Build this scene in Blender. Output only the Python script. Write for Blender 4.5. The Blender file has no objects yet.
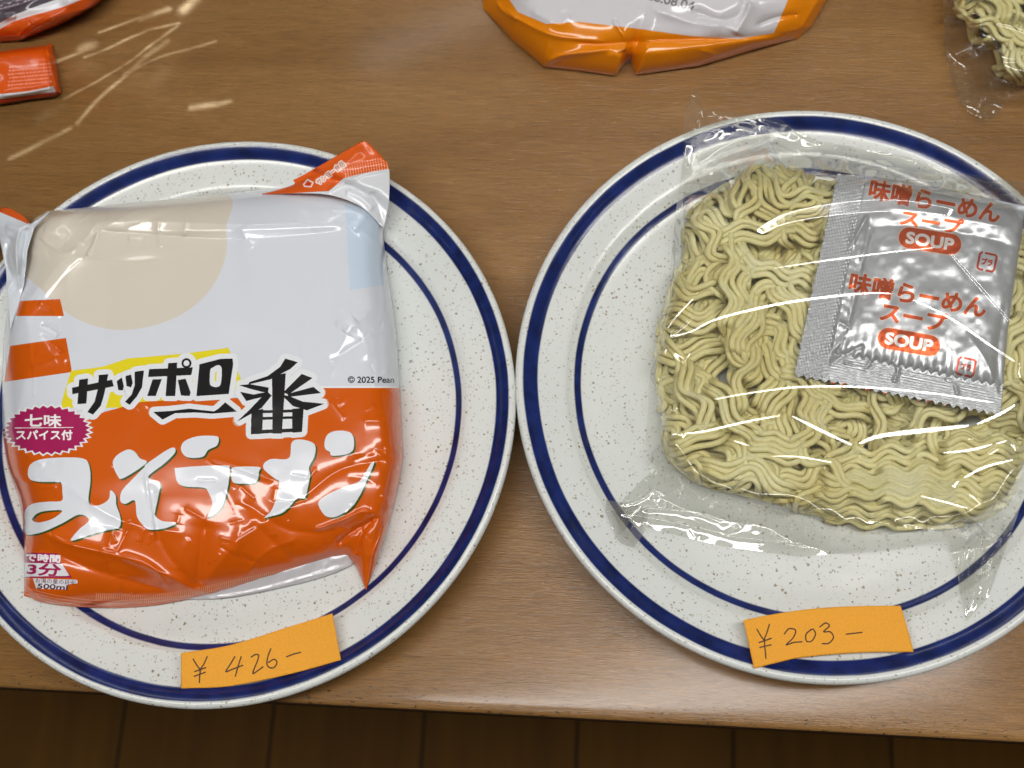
import bpy, math, random
import numpy as np
from mathutils import Matrix, Vector
random.seed(7); rng = np.random.default_rng(7)
sc = bpy.context.scene
C = sc.collection

# ------------------------------------------------------------------ camera
F, PITCH, ROLL, H = 1200.0, 0.3037, -0.1682, 0.5264
cam = bpy.data.objects.new('camera', bpy.data.cameras.new('camera'))
cam.matrix_world = Matrix.Translation((0, 0, H)) @ Matrix.Rotation(PITCH, 4, 'X') @ Matrix.Rotation(ROLL, 4, 'Z')
cam.data.lens = 36*F/1024; cam.data.sensor_width = 36
cam.data.clip_start = .01; cam.data.clip_end = 50
cam.data.dof.use_dof = True; cam.data.dof.focus_distance = .51; cam.data.dof.aperture_fstop = 10.0
C.objects.link(cam); sc.camera = cam

def at(px, py, z):
    """table-space point seen at a photo position, at height z (arrays welcome)"""
    px = np.asarray(px, float); py = np.asarray(py, float)
    x = (px-512)/F; y = -(py-384)/F
    c, s = math.cos(ROLL), math.sin(ROLL)
    x, y = c*x-s*y, s*x+c*y
    dx, dy, dz = x, y*math.cos(PITCH)+math.sin(PITCH), y*math.sin(PITCH)-math.cos(PITCH)
    t = (H-z)/(-dz)
    return np.stack([dx*t, dy*t, z+0*dx], -1)

def lin(c):
    c = np.asarray(c, float)/255
    return np.where(c <= .04045, c/12.92, ((c+.055)/1.055)**2.4)
def L4(*c): return tuple(lin(c))+(1,)

# ------------------------------------------------------------------ tagging / mesh helpers
def tag(o, label=None, cat=None, group=None, kind=None):
    for k, v in (('label', label), ('category', cat), ('group', group), ('kind', kind)):
        if v: o[k] = v
    return o
def empty(name, loc):
    o = bpy.data.objects.new(name, None); o.location = loc; o.empty_display_size = .02
    C.objects.link(o); return o
def mesh(name, V, Fc, mats, parent=None, smooth=True, uv=None, mi=None, loc=None):
    me = bpy.data.meshes.new(name)
    V = np.asarray(V, float).copy()
    if loc is not None: V = V-np.asarray(loc)
    Fc = np.asarray(Fc) if not isinstance(Fc, list) else Fc
    if isinstance(Fc, np.ndarray):
        n, k = Fc.shape
        me.vertices.add(len(V)); me.vertices.foreach_set('co', V.ravel())
        me.loops.add(n*k); me.loops.foreach_set('vertex_index', Fc.ravel().astype(np.int32))
        me.polygons.add(n); me.polygons.foreach_set('loop_start', (np.arange(n)*k).astype(np.int32))
        me.update(calc_edges=True)
    else:
        me.from_pydata([tuple(v) for v in V], [], Fc)
    if smooth: me.polygons.foreach_set('use_smooth', np.ones(len(me.polygons), bool))
    for m in (mats if isinstance(mats, (list, tuple)) else [mats]): me.materials.append(m)
    if mi is not None: me.polygons.foreach_set('material_index', np.asarray(mi, np.int32))
    if uv is not None:
        ul = me.uv_layers.new(name='UVMap'); idx = np.empty(len(me.loops), np.int32)
        me.loops.foreach_get('vertex_index', idx)
        ul.data.foreach_set('uv', np.asarray(uv)[idx].ravel())
    me.validate(); me.update()
    o = bpy.data.objects.new(name, me); C.objects.link(o)
    if loc is not None: o.location = loc
    if parent:
        o.parent = parent
        o.matrix_parent_inverse = Matrix.Translation(parent.location).inverted()
    return o

def resample(P, n):
    P = np.asarray(P, float); d = np.r_[0, np.cumsum(np.linalg.norm(np.diff(P, axis=0), axis=1))]
    t = np.linspace(0, d[-1], n)
    return np.stack([np.interp(t, d, P[:, k]) for k in range(P.shape[1])], -1)
def smoothline(P, n=8, closed=False):
    P = np.asarray(P, float)
    if closed: Q = np.vstack([P[-1], P, P[0], P[1]])
    else: Q = np.vstack([2*P[0]-P[1], P, 2*P[-1]-P[-2]])
    out = []
    for i in range(1, len(Q)-2):
        p0, p1, p2, p3 = Q[i-1:i+3]
        t = np.linspace(0, 1, n, endpoint=False)[:, None]
        out.append(.5*(2*p1+(p2-p0)*t+(2*p0-5*p1+4*p2-p3)*t*t+(3*p1-p0-3*p2+p3)*t**3))
    out = np.vstack(out)
    return out if closed else np.vstack([out, P[-1]])

def coons(top, right, bottom, left, nu, nv, sm=True):
    """patch of photo positions: top/bottom run left to right, left/right run top to bottom"""
    f = (lambda p: smoothline(p, 12)) if sm else (lambda p: np.asarray(p, float))
    T, B = resample(f(top), nu), resample(f(bottom), nu)
    Lf, R = resample(f(left), nv), resample(f(right), nv)
    u = np.linspace(0, 1, nu)[None, :, None]; v = np.linspace(0, 1, nv)[:, None, None]
    S = (1-v)*T[None]+v*B[None]+(1-u)*Lf[:, None]+u*R[:, None]
    S -= (1-u)*(1-v)*T[0]+u*(1-v)*T[-1]+(1-u)*v*B[0]+u*v*B[-1]
    return S, np.broadcast_to(u[..., 0], S.shape[:2]), np.broadcast_to(v[..., 0], S.shape[:2])
def gridfaces(nv, nu, flip=False):
    i = np.arange(nv*nu).reshape(nv, nu)
    a, b, c, d = i[:-1, :-1].ravel(), i[1:, :-1].ravel(), i[1:, 1:].ravel(), i[:-1, 1:].ravel()
    return np.stack([a, d, c, b] if flip else [a, b, c, d], -1)

def segdist(S, P):
    """distance of points S to polyline P, and the height weight along it"""
    P = np.asarray(P, float); best = np.full(S.shape[:-1], 1e9); par = np.zeros(S.shape[:-1])
    L = np.r_[0, np.cumsum(np.linalg.norm(np.diff(P[:, :2], axis=0), axis=1))]
    for i in range(len(P)-1):
        a, b = P[i, :2], P[i+1, :2]; ab = b-a
        t = np.clip(((S-a)@ab)/(ab@ab+1e-9), 0, 1)
        d = np.linalg.norm(S-(a+t[..., None]*ab), axis=-1)
        m = d < best; best[m] = d[m]; par[m] = (L[i]+t*(L[i+1]-L[i]))[m]/L[-1]
    return best, par
def creases(S, items, soft=.15):
    """items: (polyline, width px, height mm); soft ridge or valley fading at its ends"""
    z = np.zeros(S.shape[:-1])
    for P, w, h in items:
        P = smoothline(P, 6) if len(P) > 2 else np.asarray(P, float)
        lo, hi = P.min(0)-4*w, P.max(0)+4*w
        m = ((S > lo) & (S < hi)).all(-1)
        if not m.any(): continue
        d, t = segdist(S[m], P)
        fade = np.clip(np.minimum(t, 1-t)*8, 0, 1); fade = .15+.85*fade*fade*(3-2*fade)
        z[m] += h*.001*np.exp(-(np.sqrt(d*d+soft*w*w)-math.sqrt(soft)*w)/w*1.6)*fade
    return z
LAMP = [((.1, .03, 1.55), 1.1), ((0, 2.1, 1.6), 1.3)]   # ceiling tubes: centre, half length along x
def facets(S, items, zref=.038, z0=None):
    """sharp folds of the film: one narrow flat flank, tilted the way a fold that catches a ceiling tube is tilted"""
    z = np.zeros(S.shape[:-1])
    for P, w, k in items:
        P = smoothline(P, 5) if len(P) > 2 else resample(P, 5)
        L = np.r_[0, np.cumsum(np.linalg.norm(np.diff(P, axis=0), axis=1))]
        lo, hi = P.min(0)-9*w, P.max(0)+9*w
        m = ((S > lo) & (S < hi)).all(-1)
        if not m.any(): continue
        sub = np.where(m.ravel())[0]
        Q = S[m]; bd = np.full(len(Q), 1e9); sd = np.zeros(len(Q)); tt = np.zeros(len(Q)); ss = np.zeros(len(Q))
        sl = []
        for i in range(len(P)-1):
            a, b = P[i], P[i+1]; mid = (a+b)/2; d2 = (b-a)/np.linalg.norm(b-a); n2 = np.array([-d2[1], d2[0]])
            W0, Wd, Wn = at(*mid, zref), at(*(mid+d2), zref), at(*(mid+n2), zref)
            d = (Wd-W0)/np.linalg.norm(Wd-W0); nn = Wn-W0; nn -= nn@d*d; npx = np.linalg.norm(nn); nn /= npx
            v = np.array([0, 0, H])-W0; v /= np.linalg.norm(v)
            (cx, cy, cz), hl_ = LAMP[k]; xs_ = np.linspace(cx-hl_, cx+hl_, 200)
            l = np.stack([xs_, 0*xs_+cy, 0*xs_+cz], -1)-W0; l /= np.linalg.norm(l, axis=1)[:, None]
            gd = gn_ = 0.0
            if z0 is not None:
                Sm = S.reshape(-1, 2)[sub]; near = ((Sm-mid)**2).sum(1) < 16
                if near.sum() > 6:
                    Mx = np.c_[np.ones(near.sum()), Sm[near]-mid]; co = np.linalg.lstsq(Mx, z0.ravel()[sub][near], rcond=None)[0]
                    gd = (co[1:]@d2)/np.linalg.norm(Wd-W0); gn_ = (co[1:]@n2)/npx
            nv_ = v+l; n = nv_[np.argmin(np.abs(nv_@d/nv_[:, 2]+gd))]; sl.append((np.clip(-(n@nn)/n[2]-gn_, -.7, .7))*npx)
        sl = np.array(sl); sg = np.sign(sl.mean()) or 1.0
        for i in range(len(P)-1):
            a, b = P[i], P[i+1]; ab = b-a; ln = np.linalg.norm(ab); d2 = ab/ln; n2 = np.array([-d2[1], d2[0]])
            t = np.clip(((Q-a)@ab)/(ln*ln), 0, 1); off = Q-(a+t[:, None]*ab); dd = np.linalg.norm(off, axis=1)
            c = dd < bd; bd[c] = dd[c]; sd[c] = ((off@n2)*sg)[c]; tt[c] = ((L[i]+t*ln)/L[-1])[c]; ss[c] = abs(sl[i])
            c2 = c & (t > 0) & (t < 1); sd[c2] = ((off@n2)*sg)[c2]
        mids = (L[:-1]+L[1:])/2/L[-1]; sl_ = np.convolve(np.pad(sl, 2, mode='edge'), [.1, .2, .4, .2, .1], 'valid'); ss = np.abs(np.interp(tt, mids, sl_))
        sd = np.sign(sd)*bd
        ww = w*(.35+.65*np.sin(np.pi*np.clip(tt, 0.02, .98))**.6)
        Fz = np.where(sd < ww/2, np.clip(sd+ww/2, 0, None), ww*np.exp(-(np.clip(sd-ww/2, 0, None)/(2.6*ww))**1.6))
        fade = np.clip(np.minimum(tt, 1-tt)*14, 0, 1)
        z[m] += ss*Fz*fade
    return z
_T = rng.random((64, 64))
def vnoise(x, y):
    xi, yi = np.floor(x).astype(int), np.floor(y).astype(int)
    fx, fy = x-xi, y-yi; fx = fx*fx*(3-2*fx); fy = fy*fy*(3-2*fy)
    g = lambda a, b: _T[a % 64, b % 64]
    return (g(xi, yi)*(1-fx)+g(xi+1, yi)*fx)*(1-fy)+(g(xi, yi+1)*(1-fx)+g(xi+1, yi+1)*fx)*fy-.5

# ------------------------------------------------------------------ print rasteriser (pure numpy, drawn by this script)
def glyphs(s):
    cu = bpy.data.curves.new('t', 'FONT'); cu.body = s; cu.resolution_u = 6
    ob = bpy.data.objects.new('t', cu); C.objects.link(ob)
    dg = bpy.context.evaluated_depsgraph_get(); me = ob.evaluated_get(dg).to_mesh()
    me.calc_loop_triangles()
    V = np.array([v.co[:2] for v in me.vertices]); T = np.array([t.vertices[:] for t in me.loop_triangles])
    ob.evaluated_get(dg).to_mesh_clear(); bpy.data.objects.remove(ob); bpy.data.curves.remove(cu)
    return V, T
class Canvas:
    def __init__(s, x0, y0, x1, y1, k, bg):
        s.x0, s.y0, s.k = x0, y0, k; s.W, s.Hh = int((x1-x0)*k), int((y1-y0)*k)
        s.a = np.empty((s.Hh, s.W, 3), np.float32); s.a[:] = lin(bg)
        s.ext = (x1-x0, y1-y0)
    def mask(s, polys):
        m = np.zeros((s.Hh, s.W), bool)
        for P in polys:
            P = (np.asarray(P, float)-(s.x0, s.y0))*s.k
            y0, y1 = max(0, int(P[:, 1].min())), min(s.Hh-1, int(P[:, 1].max())+1)
            A, B = P, np.roll(P, -1, 0)
            for y in range(y0, y1+1):
                yc = y+.5; c = (A[:, 1] <= yc) != (B[:, 1] <= yc)
                if not c.any(): continue
                xs = np.sort(A[c, 0]+(yc-A[c, 1])*(B[c, 0]-A[c, 0])/(B[c, 1]-A[c, 1]))
                for a, b in zip(xs[::2], xs[1::2]):
                    a, b = max(0, int(round(a))), min(s.W, int(round(b)))
                    if b > a: m[y, a:b] = True
        return m
    def grow(s, m, r):
        r = r*s.k; out = m.copy(); n = 24
        rr = r
        while rr > 0:
            for i in range(n):
                dx, dy = int(round(rr*math.cos(i*2*math.pi/n))), int(round(rr*math.sin(i*2*math.pi/n)))
                ys, xs = slice(max(0, dy), s.Hh+min(0, dy)), slice(max(0, dx), s.W+min(0, dx))
                ys2, xs2 = slice(max(0, -dy), s.Hh+min(0, -dy)), slice(max(0, -dx), s.W+min(0, -dx))
                out[ys, xs] |= m[ys2, xs2]
            rr -= max(1.5, r*.34)
        return out
    def put(s, m, col): s.a[m] = lin(col)
    def poly(s, P, col, smooth=0, hole=None):
        f = (lambda q: smoothline(q, smooth, True)) if smooth else (lambda q: q)
        m = s.mask([f(P)])
        if hole is not None: m &= ~s.mask([f(hole)])
        s.put(m, col); return m
    def stroke(s, P, w, col, smooth=True):
        P = smoothline(P, 8) if (smooth and len(P) > 2) else np.asarray(P, float)
        m = s.linemask(P, w); s.put(m, col); return m
    def linemask(s, P, w):
        P = np.asarray(P, float); m = np.zeros((s.Hh, s.W), bool)
        for a, b in zip(P[:-1], P[1:]):
            d = b-a; n = np.array([-d[1], d[0]])/(np.linalg.norm(d)+1e-9)*w/2
            m |= s.mask([[a+n, b+n, b-n, a-n]])
            for e in (a, b): m |= s.mask([[e+w/2*np.array([math.cos(t), math.sin(t)]) for t in np.linspace(0, 6.28, 18)]])
        return m
    def text(s, t, cx, cy, w, h, ang=0, shear=0):
        V, T = glyphs(t); lo, hi = V.min(0), V.max(0)
        Q = (V-(lo+hi)/2)/(hi-lo)*(w, h)
        Q[:, 0] += shear*Q[:, 1]; Q[:, 1] *= -1
        c, n = math.cos(math.radians(ang)), math.sin(math.radians(ang))
        Q = np.stack([cx+Q[:, 0]*c-Q[:, 1]*n, cy+Q[:, 0]*n+Q[:, 1]*c], -1)
        return s.mask([Q[t_] for t_ in T])
    def image(s, name):
        im = bpy.data.images.new(name, s.W, s.Hh, float_buffer=False)
        a = s.a[::-1]; a = np.where(a <= .0031308, a*12.92, 1.055*np.clip(a, 1e-6, 1)**(1/2.4)-.055)
        px = np.ones((s.Hh, s.W, 4), np.float32); px[..., :3] = a
        im.pixels.foreach_set(px.ravel()); im.update(); im.pack(); return im
    def uv(s, S):
        return np.stack([(S[..., 0]-s.x0)/s.ext[0], 1-(S[..., 1]-s.y0)/s.ext[1]], -1).reshape(-1, 2)

# ------------------------------------------------------------------ materials
def mat(name):
    m = bpy.data.materials.new(name); m.use_nodes = True; nt = m.node_tree
    return m, nt, nt.nodes['Principled BSDF'], nt.nodes, nt.links
def simple(name, col, rough=.5, metal=0, coat=0, spec=.5):
    m, nt, b, N, Lk = mat(name)
    b.inputs['Base Color'].default_value = col; b.inputs['Roughness'].default_value = rough
    b.inputs['Metallic'].default_value = metal; b.inputs['Coat Weight'].default_value = coat
    b.inputs['Specular IOR Level'].default_value = spec
    return m
def node(N, t, **kw):
    n = N.new(t)
    for k, v in kw.items():
        if k in n.inputs: n.inputs[k].default_value = v
        else: setattr(n, k, v)
    return n
def math_(N, Lk, op, a, b=None, c=None):
    n = N.new('ShaderNodeMath'); n.operation = op
    for i, v in enumerate((a, b, c)):
        if v is None: continue
        if isinstance(v, (int, float)): n.inputs[i].default_value = v
        else: Lk.new(v, n.inputs[i])
    return n.outputs[0]
def ramp(N, Lk, fac, stops, interp='LINEAR'):
    r = N.new('ShaderNodeValToRGB'); r.color_ramp.interpolation = interp; e = r.color_ramp.elements
    while len(e) > 1: e.remove(e[-1])
    e[0].position, e[0].color = stops[0]
    for p, c in stops[1:]:
        k = e.new(p); k.color = c
    Lk.new(fac, r.inputs[0]); return r.outputs[0]
def mixc(N, Lk, fac, a, b, mode='MIX'):
    n = N.new('ShaderNodeMix'); n.data_type = 'RGBA'; n.blend_type = mode
    for i, v in ((0, fac), (6, a), (7, b)):
        if isinstance(v, (int, float, tuple)): n.inputs[i].default_value = v
        else: Lk.new(v, n.inputs[i])
    return n.outputs[2]
def g(v): return (v, v, v, 1)

def printed(name, im, rough=.22, coat=.6, bump=0, metal=0):
    m, nt, b, N, Lk = mat(name)
    t = N.new('ShaderNodeTexImage'); t.image = im; t.interpolation = 'Linear'; t.extension = 'EXTEND'
    Lk.new(t.outputs['Color'], b.inputs['Base Color'])
    b.inputs['Roughness'].default_value = rough; b.inputs['Coat Weight'].default_value = coat
    b.inputs['Coat Roughness'].default_value = .05; b.inputs['Metallic'].default_value = metal; b.inputs['Specular IOR Level'].default_value = .4
    if bump:
        n = node(N, 'ShaderNodeTexNoise', Scale=90.0, Detail=3.0)
        tc = N.new('ShaderNodeTexCoord'); Lk.new(tc.outputs['Object'], n.inputs['Vector'])
        bp = node(N, 'ShaderNodeBump', Strength=bump, Distance=.002); Lk.new(n.outputs[0], bp.inputs['Height'])
        Lk.new(bp.outputs[0], b.inputs['Normal'])
    return m

def wood_mat():
    m, nt, b, N, Lk = mat('table wood')
    tc = N.new('ShaderNodeTexCoord'); O = tc.outputs['Object']
    def mp(sx, sy, sz=1):
        k = N.new('ShaderNodeMapping'); k.inputs['Scale'].default_value = (sx, sy, sz); Lk.new(O, k.inputs['Vector']); return k.outputs[0]
    n1 = node(N, 'ShaderNodeTexNoise', Scale=1.0, Detail=5.0, Roughness=.6, Distortion=.6); Lk.new(mp(4, 28), n1.inputs['Vector'])
    n2 = node(N, 'ShaderNodeTexNoise', Scale=1.0, Detail=6.0, Roughness=.65); Lk.new(mp(70, 1050), n2.inputs['Vector'])
    n3 = node(N, 'ShaderNodeTexNoise', Scale=1.0, Detail=2.0, Roughness=.5); Lk.new(mp(260, 2000), n3.inputs['Vector'])
    base = ramp(N, Lk, n1.outputs[0], [(.3, L4(127, 91, 49)), (.5, L4(141, 103, 58)), (.7, L4(153, 114, 68))])
    fine = ramp(N, Lk, n2.outputs[0], [(.3, g(.68)), (.5, g(1)), (.72, g(1.2))])
    pore = ramp(N, Lk, n3.outputs[0], [(.30, g(.72)), (.42, g(1)), (1, g(1))])
    c = mixc(N, Lk, 1.0, base, fine, 'MULTIPLY'); c = mixc(N, Lk, .8, c, pore, 'MULTIPLY')
    # nicks worn along the front edge (local y near 0)
    sp = N.new('ShaderNodeSeparateXYZ'); Lk.new(O, sp.inputs[0])
    nk = node(N, 'ShaderNodeTexNoise', Scale=1.0, Detail=4.0, Roughness=.7); Lk.new(mp(260, 600), nk.inputs['Vector'])
    nz = node(N, 'ShaderNodeTexNoise', Scale=9.0, Detail=1.0); Lk.new(O, nz.inputs['Vector'])
    ed = math_(N, Lk, 'LESS_THAN', sp.outputs[1], math_(N, Lk, 'MULTIPLY', nz.outputs[0], .016))
    nick = math_(N, Lk, 'MULTIPLY', ed, math_(N, Lk, 'GREATER_THAN', nk.outputs[0], .615))
    c = mixc(N, Lk, nick, c, L4(62, 44, 28))
    Lk.new(c, b.inputs['Base Color'])
    rr = ramp(N, Lk, n2.outputs[0], [(.3, g(.33)), (.7, g(.24))]); Lk.new(rr, b.inputs['Roughness'])
    b.inputs['Specular IOR Level'].default_value = .5; b.inputs['Coat Weight'].default_value = .45; b.inputs['Coat Roughness'].default_value = .17
    bp = node(N, 'ShaderNodeBump', Strength=.6, Distance=.0005)
    hh = math_(N, Lk, 'ADD', n2.outputs[0], math_(N, Lk, 'MULTIPLY', n3.outputs[0], .6)); Lk.new(hh, bp.inputs['Height'])
    Lk.new(bp.outputs[0], b.inputs['Normal'])
    return m

def plate_mat(name, b0, b1, i0, i1, seed):
    m, nt, b, N, Lk = mat(name)
    tc = N.new('ShaderNodeTexCoord'); O = tc.outputs['Object']
    sp = N.new('ShaderNodeSeparateXYZ'); Lk.new(O, sp.inputs[0])
    r = math_(N, Lk, 'SQRT', math_(N, Lk, 'ADD', math_(N, Lk, 'MULTIPLY', sp.outputs[0], sp.outputs[0]), math_(N, Lk, 'MULTIPLY', sp.outputs[1], sp.outputs[1])))
    wob = node(N, 'ShaderNodeTexNoise', Scale=22.0, Detail=3.0); Lk.new(O, wob.inputs['Vector'])
    r2 = math_(N, Lk, 'ADD', r, math_(N, Lk, 'MULTIPLY', math_(N, Lk, 'SUBTRACT', wob.outputs[0], .5), .0012))
    def band(a, c, w=.0003):
        up = node(N, 'ShaderNodeMapRange'); up.inputs[1].default_value = a-w; up.inputs[2].default_value = a+w; Lk.new(r2, up.inputs[0])
        dn = node(N, 'ShaderNodeMapRange'); dn.inputs[1].default_value = c-w; dn.inputs[2].default_value = c+w; Lk.new(r2, dn.inputs[0])
        return math_(N, Lk, 'SUBTRACT', up.outputs[0], dn.outputs[0])
    up = math_(N, Lk, 'GREATER_THAN', sp.outputs[2], .0095)
    blue = math_(N, Lk, 'MULTIPLY', math_(N, Lk, 'MAXIMUM', band(b0, b1), band(i0, i1)), up)
    def specks(scale, thr, keep, off):
        mp = N.new('ShaderNodeMapping'); mp.inputs['Location'].default_value = (off+seed, off*2.1, seed)
        Lk.new(O, mp.inputs['Vector'])
        wn = node(N, 'ShaderNodeTexNoise', Scale=900.0, Detail=1.0); Lk.new(mp.outputs[0], wn.inputs['Vector'])
        add = N.new('ShaderNodeVectorMath'); add.operation = 'MULTIPLY_ADD'; add.inputs[1].default_value = (.0012,)*3
        Lk.new(wn.outputs['Color'], add.inputs[0]); Lk.new(mp.outputs[0], add.inputs[2])
        v = node(N, 'ShaderNodeTexVoronoi', Scale=scale); Lk.new(add.outputs[0], v.inputs['Vector'])
        s2 = N.new('ShaderNodeSeparateColor'); Lk.new(v.outputs['Color'], s2.inputs[0])
        size = math_(N, Lk, 'MULTIPLY', s2.outputs[1], thr)
        d = math_(N, Lk, 'LESS_THAN', v.outputs['Distance'], size)
        k = math_(N, Lk, 'GREATER_THAN', s2.outputs[0], keep)
        return math_(N, Lk, 'MULTIPLY', math_(N, Lk, 'MULTIPLY', d, k), math_(N, Lk, 'MULTIPLY_ADD', s2.outputs[2], .65, .3))
    sA = specks(520, .30, .22, .3); sB = specks(300, .21, .40, 1.7)
    spk = math_(N, Lk, 'MAXIMUM', math_(N, Lk, 'MAXIMUM', sA, sB), math_(N, Lk, 'MULTIPLY', specks(800, .36, .35, 2.9), .7))
    tone = node(N, 'ShaderNodeTexNoise', Scale=14.0, Detail=3.0); Lk.new(O, tone.inputs['Vector'])
    white = ramp(N, Lk, tone.outputs[0], [(.3, L4(208, 212, 209)), (.7, L4(217, 220, 217))])
    c = mixc(N, Lk, spk, white, L4(138, 124, 100))
    streak = node(N, 'ShaderNodeTexNoise', Scale=120.0, Detail=4.0); Lk.new(O, streak.inputs['Vector'])
    bl = ramp(N, Lk, streak.outputs[0], [(.3, L4(14, 26, 70)), (.7, L4(26, 44, 108))])
    c = mixc(N, Lk, blue, c, bl)
    Lk.new(c, b.inputs['Base Color'])
    b.inputs['Roughness'].default_value = .2; b.inputs['Coat Weight'].default_value = 0; b.inputs['Coat Roughness'].default_value = .08
    bn = node(N, 'ShaderNodeTexNoise', Scale=60.0, Detail=2.0); Lk.new(O, bn.inputs['Vector'])
    bp = node(N, 'ShaderNodeBump', Strength=.12, Distance=.0015); Lk.new(bn.outputs[0], bp.inputs['Height']); Lk.new(bp.outputs[0], b.inputs['Normal'])
    return m

def film_mat(name, tint=.95, boost=1.3, rough=.05, haze=.03):
    m = bpy.data.materials.new(name); m.use_nodes = True; nt = m.node_tree; N, Lk = nt.nodes, nt.links
    N.remove(N['Principled BSDF']); out = N['Material Output']
    tr = node(N, 'ShaderNodeBsdfTransparent'); tr.inputs[0].default_value = (tint, tint, tint*.985, 1)
    gl = node(N, 'ShaderNodeBsdfGlossy'); gl.inputs['Roughness'].default_value = rough; gl.inputs[0].default_value = (1, 1, 1, 1)
    df = node(N, 'ShaderNodeBsdfDiffuse'); df.inputs[0].default_value = (.7, .7, .68, 1)
    fr = node(N, 'ShaderNodeFresnel', IOR=1.5)
    fac = math_(N, Lk, 'MINIMUM', math_(N, Lk, 'MULTIPLY', fr.outputs[0], boost), .3)
    m1 = N.new('ShaderNodeMixShader'); m1.inputs[0].default_value = haze
    Lk.new(tr.outputs[0], m1.inputs[1]); Lk.new(df.outputs[0], m1.inputs[2])
    m2 = N.new('ShaderNodeMixShader'); Lk.new(fac, m2.inputs[0]); Lk.new(m1.outputs[0], m2.inputs[1]); Lk.new(gl.outputs[0], m2.inputs[2])
    Lk.new(m2.outputs[0], out.inputs[0]); return m

def noodle_mat():
    m, nt, b, N, Lk = mat('fried noodle')
    tc = N.new('ShaderNodeTexCoord')
    n = node(N, 'ShaderNodeTexNoise', Scale=35.0, Detail=4.0); Lk.new(tc.outputs['Object'], n.inputs['Vector'])
    n2 = node(N, 'ShaderNodeTexNoise', Scale=700.0, Detail=3.0); Lk.new(tc.outputs['Object'], n2.inputs['Vector'])
    c = ramp(N, Lk, n.outputs[0], [(.3, L4(210, 197, 132)), (.45, L4(220, 210, 148)), (.6, L4(228, 220, 164)), (.78, L4(236, 230, 184))])
    c = mixc(N, Lk, .25, c, ramp(N, Lk, n2.outputs[0], [(.3, g(.7)), (.7, g(1.1))]), 'MULTIPLY')
    Lk.new(c, b.inputs['Base Color']); b.inputs['Roughness'].default_value = .42
    b.inputs['Subsurface Weight'].default_value = .25; b.inputs['Subsurface Radius'].default_value = (1, .8, .4); b.inputs['Subsurface Scale'].default_value = .0015
    bp = node(N, 'ShaderNodeBump', Strength=.3, Distance=.0004); Lk.new(n2.outputs[0], bp.inputs['Height']); Lk.new(bp.outputs[0], b.inputs['Normal'])
    return m

# ------------------------------------------------------------------ floor and table
e0, e1 = at(0, 688, -.002), at(1024, 743, -.002)
ang = math.atan2(e1[1]-e0[1], e1[0]-e0[0])
mf, nt, b, N, Lk = mat('floor boards')
tc = N.new('ShaderNodeTexCoord'); mp = N.new('ShaderNodeMapping'); mp.inputs['Rotation'].default_value = (0, 0, -ang); Lk.new(tc.outputs['Object'], mp.inputs['Vector'])
sp = N.new('ShaderNodeSeparateXYZ'); Lk.new(mp.outputs[0], sp.inputs[0])
cell = math_(N, Lk, 'MULTIPLY', sp.outputs[0], 6.5)
fl = math_(N, Lk, 'FLOOR', cell); fr = math_(N, Lk, 'FRACT', cell)
wn = node(N, 'ShaderNodeTexWhiteNoise'); wn.noise_dimensions = '1D'; Lk.new(fl, wn.inputs['W'])
gn = node(N, 'ShaderNodeTexNoise', Scale=1.0, Detail=5.0); mp2 = N.new('ShaderNodeMapping'); mp2.inputs['Scale'].default_value = (60, 4, 1); Lk.new(mp.outputs[0], mp2.inputs['Vector']); Lk.new(mp2.outputs[0], gn.inputs['Vector'])
tn = math_(N, Lk, 'ADD', math_(N, Lk, 'MULTIPLY', wn.outputs[0], .3), math_(N, Lk, 'MULTIPLY', gn.outputs[0], .7))
c = ramp(N, Lk, tn, [(.2, L4(78, 50, 10)), (.8, L4(104, 70, 20))])
gap = math_(N, Lk, 'LESS_THAN', fr, .02)
c = mixc(N, Lk, gap, c, L4(34, 21, 7)); Lk.new(c, b.inputs['Base Color']); b.inputs['Roughness'].default_value = .7; b.inputs['Specular IOR Level'].default_value = .15
tag(mesh('floor', [(-3, -3, -.72), (3, -3, -.72), (3, 3, -.72), (-3, 3, -.72)], [(0, 1, 2, 3)], mf, smooth=False), kind='structure')

wm = wood_mat()
tb = empty('table', (float(e0[0]), float(e0[1]), 0)); tb.rotation_euler = (0, 0, ang)
tag(tb, 'brown wood grain table top with a worn straight front edge under both plates', 'table')
def local_part(name, V, Fc, m, parent, smooth=False):
    me = bpy.data.meshes.new(name); me.from_pydata(V, [], Fc); me.materials.append(m)
    if smooth: me.polygons.foreach_set('use_smooth', np.ones(len(me.polygons), bool))
    o = bpy.data.objects.new(name, me); C.objects.link(o); o.parent = parent; return o
prof = [(.9, 0), (.3, 0), (.05, 0), (.016, 0), (.008, -.0001), (.005, -.0002), (.0026, -.0004), (.0012, -.0009), (.0004, -.0017), (0, -.0028), (0, -.026), (.003, -.028), (.9, -.028)]
xs = [-.35, 1.0]
V = [(x, y, z) for x in xs for y, z in prof]; n = len(prof)
Fc = [(i, n+i, n+(i+1) % n, (i+1) % n) for i in range(n)]+[tuple(range(n)), tuple(range(2*n-1, n-1, -1))]
tt = local_part('tabletop', V, Fc, wm, tb)
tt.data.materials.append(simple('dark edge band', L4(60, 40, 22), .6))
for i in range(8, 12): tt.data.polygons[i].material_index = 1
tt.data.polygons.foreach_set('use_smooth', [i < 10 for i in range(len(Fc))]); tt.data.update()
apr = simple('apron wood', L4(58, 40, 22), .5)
def boxv(x0, x1, y0, y1, z0, z1):
    V = [(x, y, z) for x in (x0, x1) for y in (y0, y1) for z in (z0, z1)]
    return V, [(0, 1, 3, 2), (4, 6, 7, 5), (0, 4, 5, 1), (2, 3, 7, 6), (0, 2, 6, 4), (1, 5, 7, 3)]
local_part('apron', *boxv(-.3, .95, .045, .07, -.1, -.0285), apr, tb)
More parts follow.
